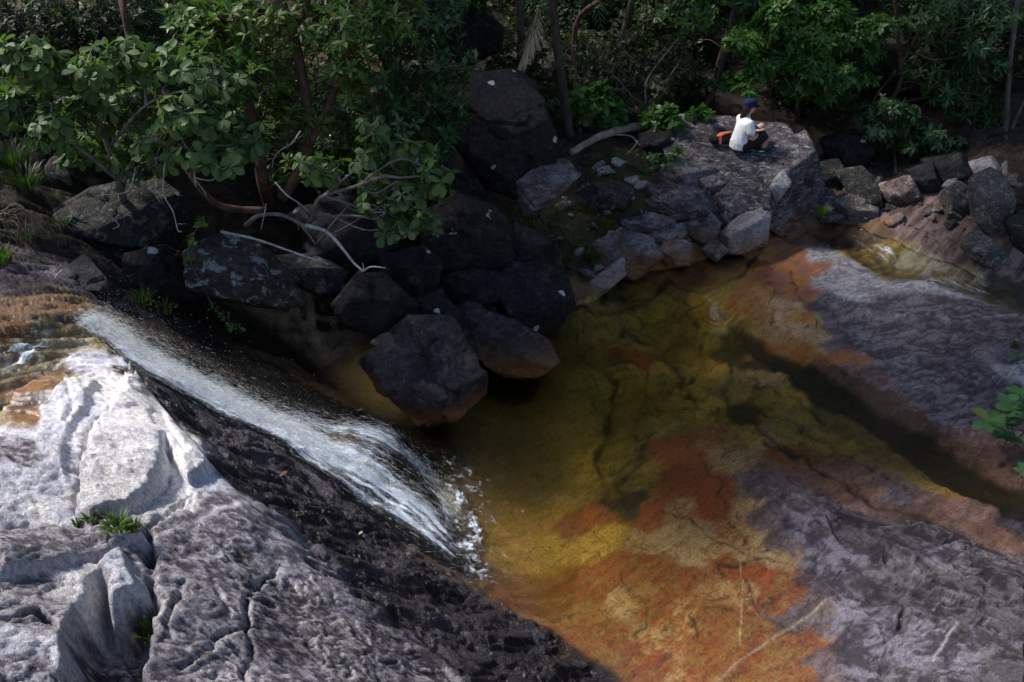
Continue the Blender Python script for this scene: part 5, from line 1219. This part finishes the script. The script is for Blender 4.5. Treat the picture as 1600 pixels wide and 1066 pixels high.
# ------------------------------------------------------------------ the person on the boulder
def flat(name, colr, rough=.8, spec=.3, nscale=0, var=.15):
    g = NT(name); c = colr
    n = g.noise(nscale or 60, g.pos(), 4, .6)
    c = g.mix(g.ramp(n, .3, .7, 0, var * 2), colr, tuple(x * .6 for x in colr))
    return g.surf(g.principled(c, rough, g.bump(n, .2, .004), spec).outputs[0])
bpy.context.view_layer.update()
seat_rock = [o for o in bpy.data.objects if o.name.startswith('boulder') and 'person in the white shirt' in o.get('label', '')][0]
def on_obj(o, u, v):
    d = Vector(ray(u, v).tolist()); mi = o.matrix_world.inverted(); org = mi @ Vector((0, 0, CAM_H)); dd = (mi.to_3x3() @ d).normalized()
    ok, loc, nor, _ = o.ray_cast(org, dd)
    return np.array(o.matrix_world @ loc) if ok else ground(u, v)
def blob(name, balls, voxel, mat, parent, smooth_it=6, folds=0.0, seed=0):
    """balls: chains [(p, r), (p, r), ...] in local coordinates swept by spheres/ellipsoids, fused into one skin"""
    V0, F0 = ico(3); Vs, Fs, n = [], [], 0
    for ch in balls:
        for (p0, r0), (p1, r1) in (zip(ch[:-1], ch[1:]) if len(ch) > 1 else [(ch[0], ch[0])]):
            p0 = np.array(p0, float); p1 = np.array(p1, float); r0 = np.ones(3) * r0; r1 = np.ones(3) * r1
            L = np.linalg.norm(p1 - p0); k = max(1, int(L / (min(r0.min(), r1.min()) * .35)))
            for t in np.linspace(0, 1, k + 1):
                Vs.append(V0 * (r0 + (r1 - r0) * t) + p0 + (p1 - p0) * t); Fs.append(F0 + n); n += len(V0)
    tmp = bpy.data.objects.new('tmp', np_mesh('tmp', np.vstack(Vs), np.vstack(Fs))); col.objects.link(tmp)
    m = tmp.modifiers.new('r', 'REMESH'); m.mode = 'VOXEL'; m.voxel_size = voxel
    m2 = tmp.modifiers.new('s', 'SMOOTH'); m2.factor = .5; m2.iterations = smooth_it
    dg = bpy.context.evaluated_depsgraph_get(); me = bpy.data.meshes.new_from_object(tmp.evaluated_get(dg)); me.name = name
    tm = tmp.data; bpy.data.objects.remove(tmp); bpy.data.meshes.remove(tm)
    if folds:
        co = np.empty(len(me.vertices) * 3, np.float32); me.vertices.foreach_get('co', co); co = co.reshape(-1, 3)
        nn = np.empty(len(me.vertices) * 3, np.float32); me.vertices.foreach_get('normal', nn); nn = nn.reshape(-1, 3)
        f = np.abs(fbm(co[:, 0] * 5 + seed, co[:, 1] * 5, co[:, 2] * 3.2 + co[:, 0] * 6, 3)) * -2 + .5
        co += nn * (folds * f)[:, None]; me.vertices.foreach_set('co', co.ravel()); me.update()
    me.polygons.foreach_set('use_smooth', np.ones(len(me.polygons), bool))
    return link_mesh(name, me, mat, parent)
M_SKIN = flat('skin', (.48, .29, .21), .55, .4, 30, .1)
M_TEE = flat('white_cotton', (.80, .79, .79), .9, .2, 200, .04)
M_SHORT = flat('black_cloth', (.012, .012, .016), .85)
M_NAVY = flat('navy_cloth', (.008, .010, .055), .85)
M_HAIR = flat('dark_hair', (.012, .009, .008), .5, .5, 150)
M_SHOE = flat('dark_green_mesh', (.010, .030, .026), .8)
M_SOLE = flat('pale_sole', (.55, .66, .60), .7)
M_CORAL = flat('coral_fabric', (.75, .16, .09), .8)
sp_ = on_obj(seat_rock, 1154, 236)
pr_ = empty('person', sp_, 'person in a white T-shirt and navy cap sitting with knees drawn up', 'person', None, R(12))
hand = lambda s: [  # palm and five fingers, slightly curled
    [((.34, s * .05, .300), (.035, .020, .028)), ((.40, s * .02, .305), (.034, .022, .026))],
    [((.41, s * .015, .325), .010), ((.45, s * -.005, .330), .009), ((.475, s * -.02, .318), .008)],
    [((.42, s * .015, .312), .010), ((.465, s * -.010, .315), .009), ((.49, s * -.028, .300), .008)],
    [((.42, s * .018, .298), .010), ((.462, s * -.008, .298), .009), ((.485, s * -.026, .284), .008)],
    [((.41, s * .02, .285), .009), ((.445, s * .0, .282), .008), ((.462, s * -.014, .272), .007)],
    [((.355, s * .03, .325), .011), ((.385, s * .005, .345), .010), ((.41, s * -.012, .348), .008)]]
body = [[((0, 0, .11), (.13, .165, .11)), ((.02, 0, .30), (.105, .145, .12)), ((.05, 0, .46), (.10, .165, .09)), ((.055, 0, .55), (.06, .09, .05))],
        [((.06, 0, .55), .052), ((.085, 0, .65), .048)],
        [((.105, 0, .735), (.098, .078, .115))], [((.13, 0, .69), (.06, .055, .065))], [((.205, 0, .715), (.018, .012, .020))],
        [((.10, .078, .725), (.018, .012, .03))], [((.10, -.078, .725), (.018, .012, .03))]]
for s in (-1, 1):
    body += [[((.05, s * .175, .50), .062), ((.10, s * .235, .28), .046)], [((.10, s * .235, .28), .044), ((.34, s * .06, .30), .030)],
             [((.04, s * .10, .10), .092), ((.43, s * .15, .34), .062)], [((.43, s * .15, .34), .058), ((.415, s * .125, .22), .058), ((.37, s * .11, .06), .040)],
             [((.37, s * .11, .045), .040), ((.50, s * .12, .03), .033)]] + hand(s)
bo = blob('body', body, .0085, M_SKIN, pr_, 4)
for s in (-1, 1):
    eye = np_mesh('eye', ico(2)[0] * .012 + np.array([.188, s * .034, .738]), ico(2)[1]); link_mesh('eye', eye, M_HAIR, pr_)
link_mesh('mouth', np_mesh('mouth', ico(2)[0] * np.array([.008, .022, .006]) + np.array([.186, 0, .672]), ico(2)[1]), M_CORAL, pr_)
tee = [[((-.005, 0, .07), (.150, .185, .05)), ((0, 0, .16), (.150, .182, .10)), ((.02, 0, .30), (.128, .168, .12)), ((.05, 0, .45), (.122, .185, .09)), ((.055, 0, .545), (.075, .115, .045))]]
for s in (-1, 1): tee.append([((.05, s * .165, .49), .076), ((.08, s * .21, .37), .066)])
blob('shirt', tee, .010, M_TEE, pr_, 5, .014, 3)
sh = [[((0, 0, .075), (.140, .175, .075))]]
for s in (-1, 1): sh.append([((.04, s * .10, .10), .108), ((.33, s * .14, .275), .090)])
blob('shorts', sh, .010, M_SHORT, pr_, 4, .008, 5)
hr = blob('hair', [[((.085, 0, .765), (.100, .092, .085))], [((.055, 0, .72), (.075, .085, .09)), ((.02, 0, .63), (.045, .075, .06)), ((-.01, .02, .57), (.03, .04, .05))]], .009, M_HAIR, pr_, 3, .006, 8)
cap = blob('cap', [[((.10, 0, .80), (.115, .098, .072))], [((.10, 0, .775), (.118, .100, .035))]], .009, M_NAVY, pr_, 4)
# curved brim
uu, vv = np.meshgrid(np.linspace(-1, 1, 15), np.linspace(0, 1, 7)); bx = .185 + .105 * vv * np.sqrt(np.clip(1 - .75 * uu ** 2, 0, 1)) - .06 * uu ** 2; by = uu * .088; bz = .768 - .018 * uu ** 2 - .012 * vv
bt = np.stack([bx, by, bz], -1).reshape(-1, 3); q = np.arange(15 * 7).reshape(7, 15); qf = np.stack([q[:-1, :-1], q[:-1, 1:], q[1:, 1:], q[1:, :-1]], -1).reshape(-1, 4)
link_mesh('brim', np_mesh('brim', np.vstack([bt, bt - [0, 0, .005]]), [qf, qf[:, ::-1] + 105]), M_NAVY, cap)
for s in (-1, 1):
    so = blob('shoe', [[((.345, s * .11, .055), (.045, .042, .045)), ((.42, s * .115, .05), (.05, .045, .042)), ((.54, s * .125, .035), (.05, .045, .028))]], .008, M_SHOE, pr_, 3)
    blob('sole', [[((.345, s * .11, .010), (.052, .046, .014)), ((.54, s * .125, .010), (.058, .050, .014))]], .007, M_SOLE, so, 1)
# rucksack behind the person
bp_ = on_obj(seat_rock, 1126, 224)
bag = empty('backpack', bp_, 'small black backpack with a coral-red strap lying behind the person', 'backpack', None, R(20))
blob('bag', [[((-.12, 0, .09), (.09, .13, .09)), ((.12, .02, .08), (.10, .13, .08))]], .012, M_SHORT, bag, 4, .012, 2)
blob('flap', [[((-.11, -.09, .165), (.045, .04, .02)), ((-.02, -.05, .185), (.06, .045, .018)), ((.14, .0, .175), (.06, .03, .015))], [((-.10, -.12, .13), (.03, .02, .04)), ((-.10, -.135, .05), (.028, .02, .03))]], .010, M_CORAL, bag, 3)

# ------------------------------------------------------------------ log, dead branches
def branch_thing(name, label, cat, lines, mat, group=None, seed=0, sides=6):
    """lines: list of (points, r0, r1); first is the main stem"""
    b = np.asarray(lines[0][0][0], float); e = empty(name, b, label, cat, group)
    for i, (pts, r0, r1) in enumerate(lines):
        me = tube_mesh('stem' if i == 0 else 'side_branch', pts, r0, r1, sides, .22, seed + i, 5)
        link_mesh('stem' if i == 0 else 'side_branch', local(me, b), mat, e)
    return e
def gl_(s, dz): return [ground(*map(float, t.split()), dz) for t in s.split(';')]
branch_thing('fallen_log', 'curved pale fallen log along the top of the bank, broken at one end', 'log', [(gl_('892 246;925 228;955 216;985 210;1016 208', .10), .05, .085), (gl_('960 216;985 222;1000 232', .09), .02, .012), (gl_('1005 218;990 236;978 250', .10), .013, .006)], MB_LOG, None, 1, 9)
DB = 'bleached dead branches over the boulders'
for i, (lab, ls) in enumerate([
    ('bleached forked dead branch ending in a white hook above the cascade hollow', [('478 352 8.7;510 362 8.6;535 388 8.5;552 410 8.45;567 424 8.4', .024, .012), ('567 424 8.4;580 417 8.4;603 419 8.35', .011, .006), ('567 424 8.4;568 416 8.4;566 411 8.4', .006, .003)]),
    ('arched grey dead branch joining the white hooked one', [('384 352 9.0;405 337 8.95;440 336 8.9;470 350 8.75;482 358 8.7', .026, .022), ('470 350 8.75;485 370 8.6;493 382 8.55', .018, .010), ('493 382 8.55;515 355 8.5;545 320 8.5', .010, .005), ('520 365 8.6;548 350 8.5;572 334 8.4', .007, .004)]),
    ('long straight bleached stick below the arched branch', [('345 362 8.8;400 374 8.7;455 393 8.6;514 413 8.5', .017, .009)]),
    ('thin white twig hanging against the broad grey boulder, bent twice', [('258 248 8.7;255 300 8.6;270 330 8.5;278 360 8.45;284 361 8.45', .007, .004), ('278 350 8.45;290 350 8.45', .004, .002)]),
    ('white twig with a sideways kink at the shrub foot', [('212 262 8.8;205 290 8.7;192 302 8.7;150 305 8.7', .008, .004)]),
    ('short white twig curled like a hook below the shrub', [('242 262 8.7;244 290 8.6;242 302 8.6;250 316 8.6', .007, .004)]),
    ('small bent white twig lying on the broad grey boulder', [('155 328 8.75;172 338 8.7;186 352 8.7;176 358 8.7', .007, .004)]),
    ('branching pale twigs sprouting in front of the red-barked tree', [('282 212 8.8;290 228 8.8;300 240 8.8;304 278 8.7;306 292 8.7', .010, .006), ('304 278 8.7;330 282 8.7;344 270 8.7', .007, .004), ('304 280 8.7;318 298 8.7;322 306 8.7', .006, .003), ('296 232 8.8;302 228 8.8', .004, .002)]),
    ('zigzag white twig beside the second red stem', [('470 205 9.2;455 225 9.2;438 235 9.2;428 248 9.2;425 262 9.2', .010, .005)]),
    ('pale hanging twig in front of the red-barked tree foot', [('430 285 9.2;448 305 9.1;468 318 9.0;484 332 8.95', .010, .005), ('466 318 9.0;470 330 8.95;474 342 8.9', .005, .003)]),
    ('upright bare twig at the foot of the red-barked stems', [('416 318 9.0;412 340 8.9;408 358 8.85', .006, .004)]),
    ('little white twig stub on the rock above the cascade lip', [('98 422 7.9;88 432 7.9;84 440 7.9;81 449 7.9', .009, .006)])]):
    branch_thing('dead_branch', lab, 'branch', [(pl3(s, 9), a, b) for s, a, b in ls], MB_WHITE if i not in (1,) else MB_GREY, DB, 20 + i)
# brown curled fronds left of the shrub
MB_FROND = bark_mat('dry_rib', (.07, .045, .03), (.15, .10, .07))
rs = np.random.RandomState(9); b = px3(5, 338, 8.3); e = empty('dead_frond', b, 'brown dried frond with curling ribs at the shrub edge', 'dead frond')
for k in range(14):
    s_ = px3(5 + rs.normal(0, 4), 336 + rs.normal(0, 4), 8.3); m_ = px3(35 + rs.normal(0, 10), 318 + k * 3 + rs.normal(0, 4), 8.2); t_ = px3(62 - k * 2 + rs.normal(0, 6), 345 + k * 4, 8.15)
    link_mesh('rib', local(tube_mesh('rib', [s_, m_, t_], .008, .004, 5, .1, k), b), MB_FROND, e)

# ------------------------------------------------------------------ grass tufts, small plants
def tuft(label, p, n, hgt, spread, rs, mat=None, lean=(0, 0), group='grass tufts in the rock joints', blade_w=.006):
    n = int(n); a = rs.uniform(0, 2 * math.pi, n); r = spread * np.sqrt(rs.uniform(0, 1, n)) * .45
    B0 = np.stack([r * np.cos(a), r * np.sin(a), np.zeros(n)], 1); out = np.stack([np.cos(a), np.sin(a), np.zeros(n)], 1) * rs.uniform(.1, 1, (n, 1)) + np.array([lean[0], lean[1], 0])
    h = hgt * rs.uniform(.5, 1.1, n); side = np.stack([-np.sin(a + rs.normal(0, .6, n)), np.cos(a), np.zeros(n)], 1)
    rows = []
    for t, w in ((0, 1.0), (.4, .9), (.75, .6), (1.0, .08)):
        c = B0 + out * (spread * .6 * t ** 1.6)[..., None] if np.ndim(t) else B0 + out * spread * .75 * t ** 1.6
        c = c + np.stack([np.zeros(n), np.zeros(n), h * (t - .35 * t ** 2.5)], 1)
        rows += [c - side * blade_w * w, c + side * blade_w * w]
    V = np.stack(rows, 1); T = np.array([[0, 1, 3, 2], [2, 3, 5, 4], [4, 5, 7, 6]])
    me = np_mesh('grass_tuft', V.reshape(-1, 3), (np.arange(n)[:, None, None] * 8 + T[None]).reshape(-1, 4)); attr(me, 'tint', np.repeat(rs.uniform(0, 1, n), 8))
    o = link_mesh('grass_tuft', me, mat or ML_GRASS, None, p); set_props(o, label, 'grass', group, 'thing'); return o
rs = np.random.RandomState(21)
for lab, u, v, n, hg, sprd, kw in [
    ('bright grass tuft growing in the deep crack of the pale slab', 232, 952, 120, .20, .12, {}),
    ('bright grass tuft on the ledge of the pale slab, widest of the ledge row', 190, 846, 90, .09, .13, {}),
    ('bright grass tuft at the end of the ledge row on the pale slab', 217, 848, 50, .08, .08, {}),
    ('small yellowish tuft at the root of the bleached tongue of rock', 145, 826, 50, .07, .07, {}),
    ('tiny tuft beside the crack left of the yellowish tuft', 121, 818, 30, .08, .04, {}),
    ('green grass tuft at the edge of the upper stream bank', 8, 412, 120, .22, .16, {}),
    ('thin dark grass in the recess beside the cascade', 225, 475, 90, .26, .18, {}),
    ('sparse dark grass above the hollow, next to the recess grass', 258, 490, 60, .22, .16, {}),
    ('fresh green tuft beside the brown tilted slab stone', 925, 412, 150, .34, .18, {}),
    ('smaller green tuft between the flat pale stone and the bank', 880, 412, 90, .18, .18, {}),
    ('green tuft between the blocky stone and the grey rounded stone', 1068, 366, 90, .20, .16, {}),
    ('rounded grass tuft on the wet foot of the dark wedge beside the seat boulder', 1282, 330, 160, .22, .2, {}),
    ('straw-green tuft on the mossy bank slope near the leaning slab-like boulder', 915, 330, 80, .18, .2, {}),
    ('straw-green tuft half-way down the mossy bank slope', 945, 355, 90, .2, .22, {}),
    ('straw-green tuft at the top of the mossy slope under the low leafy plant', 1010, 275, 80, .18, .2, {}),
    ('tuft growing from the side of the seat boulder', 1258, 285, 30, .12, .06, {}),
    ('sprig of grass on the purplish slab at the picture edge', 1585, 545, 40, .14, .10, {}),
    ('long dark grass clump at the picture edge under the big-leaved shrub', 20, 262, 260, .5, .4, {'mat': ML_DIM}),
    ('dark grass clump above the curled brown frond', 45, 300, 160, .34, .3, {'mat': ML_DIM}),
    ('dark grass clump beneath the curled brown frond', 40, 372, 120, .25, .25, {'mat': ML_DIM}),
    ('dark grass between the frond and the broad grey boulder', 105, 352, 120, .25, .25, {'mat': ML_DIM})]:
    p = ground(u, v)
    if 'side of the seat' in lab: p = on_obj(seat_rock, u, v)
    if 'wet foot' in lab: p = px3(1284, 336, 13.7)
    tuft(lab, p, n, hg, sprd, rs, **kw)
# mossy grass cover of the bank slope: nobody could count it
bl = []
rs = np.random.RandomState(33); P = []
while len(P) < 2600:
    u, v = rs.uniform(800, 1110), rs.uniform(235, 430)
    if perlin(np.array([u * .02]), np.array([v * .03]), 2.0)[0] < .02: continue
    P.append((u, v))
P = np.array(P); d = np.array([hit(*q) for q in P[:900]]); d = np.repeat(d, 3, 0)[:2600] + np.concatenate([rs.normal(0, .12, (2600, 2)), np.zeros((2600, 1))], 1)
d[:, 2] = HZ(d[:, 0], d[:, 1]); ok = d[:, 2] > .1; d = d[ok]; n = len(d)
D = np.stack([rs.normal(0, .5, n), rs.normal(0, .5, n), np.ones(n)], 1)
me = leaf_mesh('bank_grass', (np.array([(0, -.05, 0), (0, .05, 0), (.6, -.035, .05), (.6, .035, .05), (1, 0, .2)]), np.array([[0, 1, 3], [0, 3, 2], [2, 3, 4]])), d, D, rs.normal(size=(n, 3)), rs.uniform(.05, .13, n), rs)
set_props(link_mesh('bank_grass', me, ML_GRASS), 'thin mossy grass covering the bank slope', kind='stuff')

def rosette(name, label, base, leaves, tpl, mat, size, parent_stem=True):
    e = empty(name, base, label, 'plant'); lm = np_mesh('leaf', *tpl); attr(lm, 'tint', np.zeros(len(tpl[0]))); lm.materials.append(mat)
    for (p, d, nrm, s) in leaves:
        D = unit(np.array(d, float)); Yv = unit(np.cross(nrm, D)); N = np.cross(D, Yv)
        o = bpy.data.objects.new('leaf', lm); col.objects.link(o)
        o.matrix_local = Matrix.Translation((np.asarray(p) - base).tolist()) @ Matrix(np.column_stack([D, Yv, N]).tolist()).to_4x4() @ Matrix.Diagonal((s, s, s, 1)); o.parent = e
    return e
ML_PLANT = leaf_mat('broad_leaf', (.055, .145, .045), (.10, .22, .075), .35, .5, .3)
rs = np.random.RandomState(12)
for lab, u, v, heads in [('broad-leaved green plant rooted on the slab edge above the dark channel', 1585, 690, [(1545, 658, .22, 6), (1580, 638, .22, 6), (1572, 682, .22, 6), (1602, 655, .22, 6), (1590, 615, .18, 5)]), ('tiny broad-leaved sprig peeping in just below the larger green plant', 1600, 745, [(1602, 738, .16, 4)]),
                         ('small fern-like sprig on the purplish slab near the picture edge', 1592, 570, [(1592, 556, .12, 5)])]:
    b = ground(u, v); lv = []; stems = []
    for (hu, hv, s, k) in heads:
        c = px3(hu, hv, b[1] - .15); stems.append([b, (b + c) / 2 + rs.normal(0, .03, 3), c])
        for j in range(k):
            a = 2 * math.pi * j / k + rs.uniform(-.4, .4); d = np.array([math.cos(a), math.sin(a), rs.uniform(-.25, .5)]); lv.append((c, d, np.array([-d[0] * .4, -d[1] * .4 - .2, 1.0]), s * rs.uniform(.75, 1.1)))
    e = rosette('plant', lab, b, lv, T_OVAL, ML_PLANT, .3)
    for st_p in stems: link_mesh('stem', local(tube_mesh('stem', st_p, .010, .006, 5, .1), b), MB_GREY, e)
# creeper hanging in the hollow and up the bank
b = ground(300, 400); c = cl('312 345 10;300 375 10;296 405 9;318 350 9;335 482 8;350 494 8;362 508 9;372 514 6', 8.6, .1)
tree('creeper', 'small-leaved creeper trailing down beside the lichen-ended boulder', 'creeper', b, [([c[0][0], c[1][0], c[2][0], c[4][0], c[5][0], c[7][0]], .005, .003)], c, T_OVAL, ML_LIME, MB_GREY, .045, 5, 130, 90, None, 'stem', .0015, .5)
# fallen leaves: strewn over bank and forest floor (uncountable), plus the few that lie alone on the dark slab
rs = np.random.RandomState(14); n = 5000
x = rs.uniform(-9, 13, n); y = rs.uniform(11.5, 21, n); z = HZ(x, y) + .012; ok = z > .25; x, y, z = x[ok], y[ok], z[ok]; n = len(x)
D = np.stack([rs.normal(size=n), rs.normal(size=n), rs.normal(0, .25, n)], 1); N = np.stack([rs.normal(0, .3, n), rs.normal(0, .3, n), np.ones(n)], 1)
me = leaf_mesh('leaf_litter', T_SML, np.stack([x, y, z], 1), D, N, rs.uniform(.05, .12, n), rs)
ML_LIT = leaf_mat('litter_leaf', (.09, .05, .028), (.20, .125, .07), .7, .2, .1)
set_props(link_mesh('leaf_litter', me, ML_LIT), 'brown fallen leaves strewn over the bank and the forest floor', kind='stuff')
for lab, u, v, s, mt in [('single pale dry leaf lying on the near-black wet slab', 560, 836, .06, ML_DRY), ('single orange-brown dry leaf on the upper part of the near-black slab', 437, 748, .10, ML_LIT), ('orange dry leaf caught at the tip of the bleached tongue', 198, 588, .07, ML_LIT)]:
    p = ground(u, v, .012); me = np_mesh('fallen_leaf', T_MID[0] * s, T_MID[1]); attr(me, 'tint', np.full(len(T_MID[0]), .6))
    o = link_mesh('fallen_leaf', me, mt, None, p); o.rotation_euler = (.2, -.15, 1.0); set_props(o, lab, 'leaf', None, 'thing')

# loose stones that ended up wholly under others are taken away again
bpy.context.view_layer.update(); dg = bpy.context.evaluated_depsgraph_get(); eye_ = Vector((0, 0, CAM_H))
for o in [o for o in col.objects if o.name.split('.')[0] == 'stone' and o.get('group', '') != 'pale stones on the bank slope']:
    seen = False; r_ = o.scale[0]
    for off in ((0, 0, .3), (.5, -.2, .2), (-.5, -.2, .2), (0, -.5, .1), (0, .3, .4)):
        t = Vector(o.location) + Vector(off) * r_; d = (t - eye_).normalized(); org = eye_
        for hop in range(5):
            ok, loc, nor, _i, ob, _m = sc.ray_cast(dg, org, d)
            if ok and ob.name.split('.')[0] in ('pool_water', 'spray', 'cascade', 'side_stream', 'stream'): org = loc + d * .003; continue
            break
        if ok and ob == o: seen = True; break
    if not seen: bpy.data.objects.remove(o)
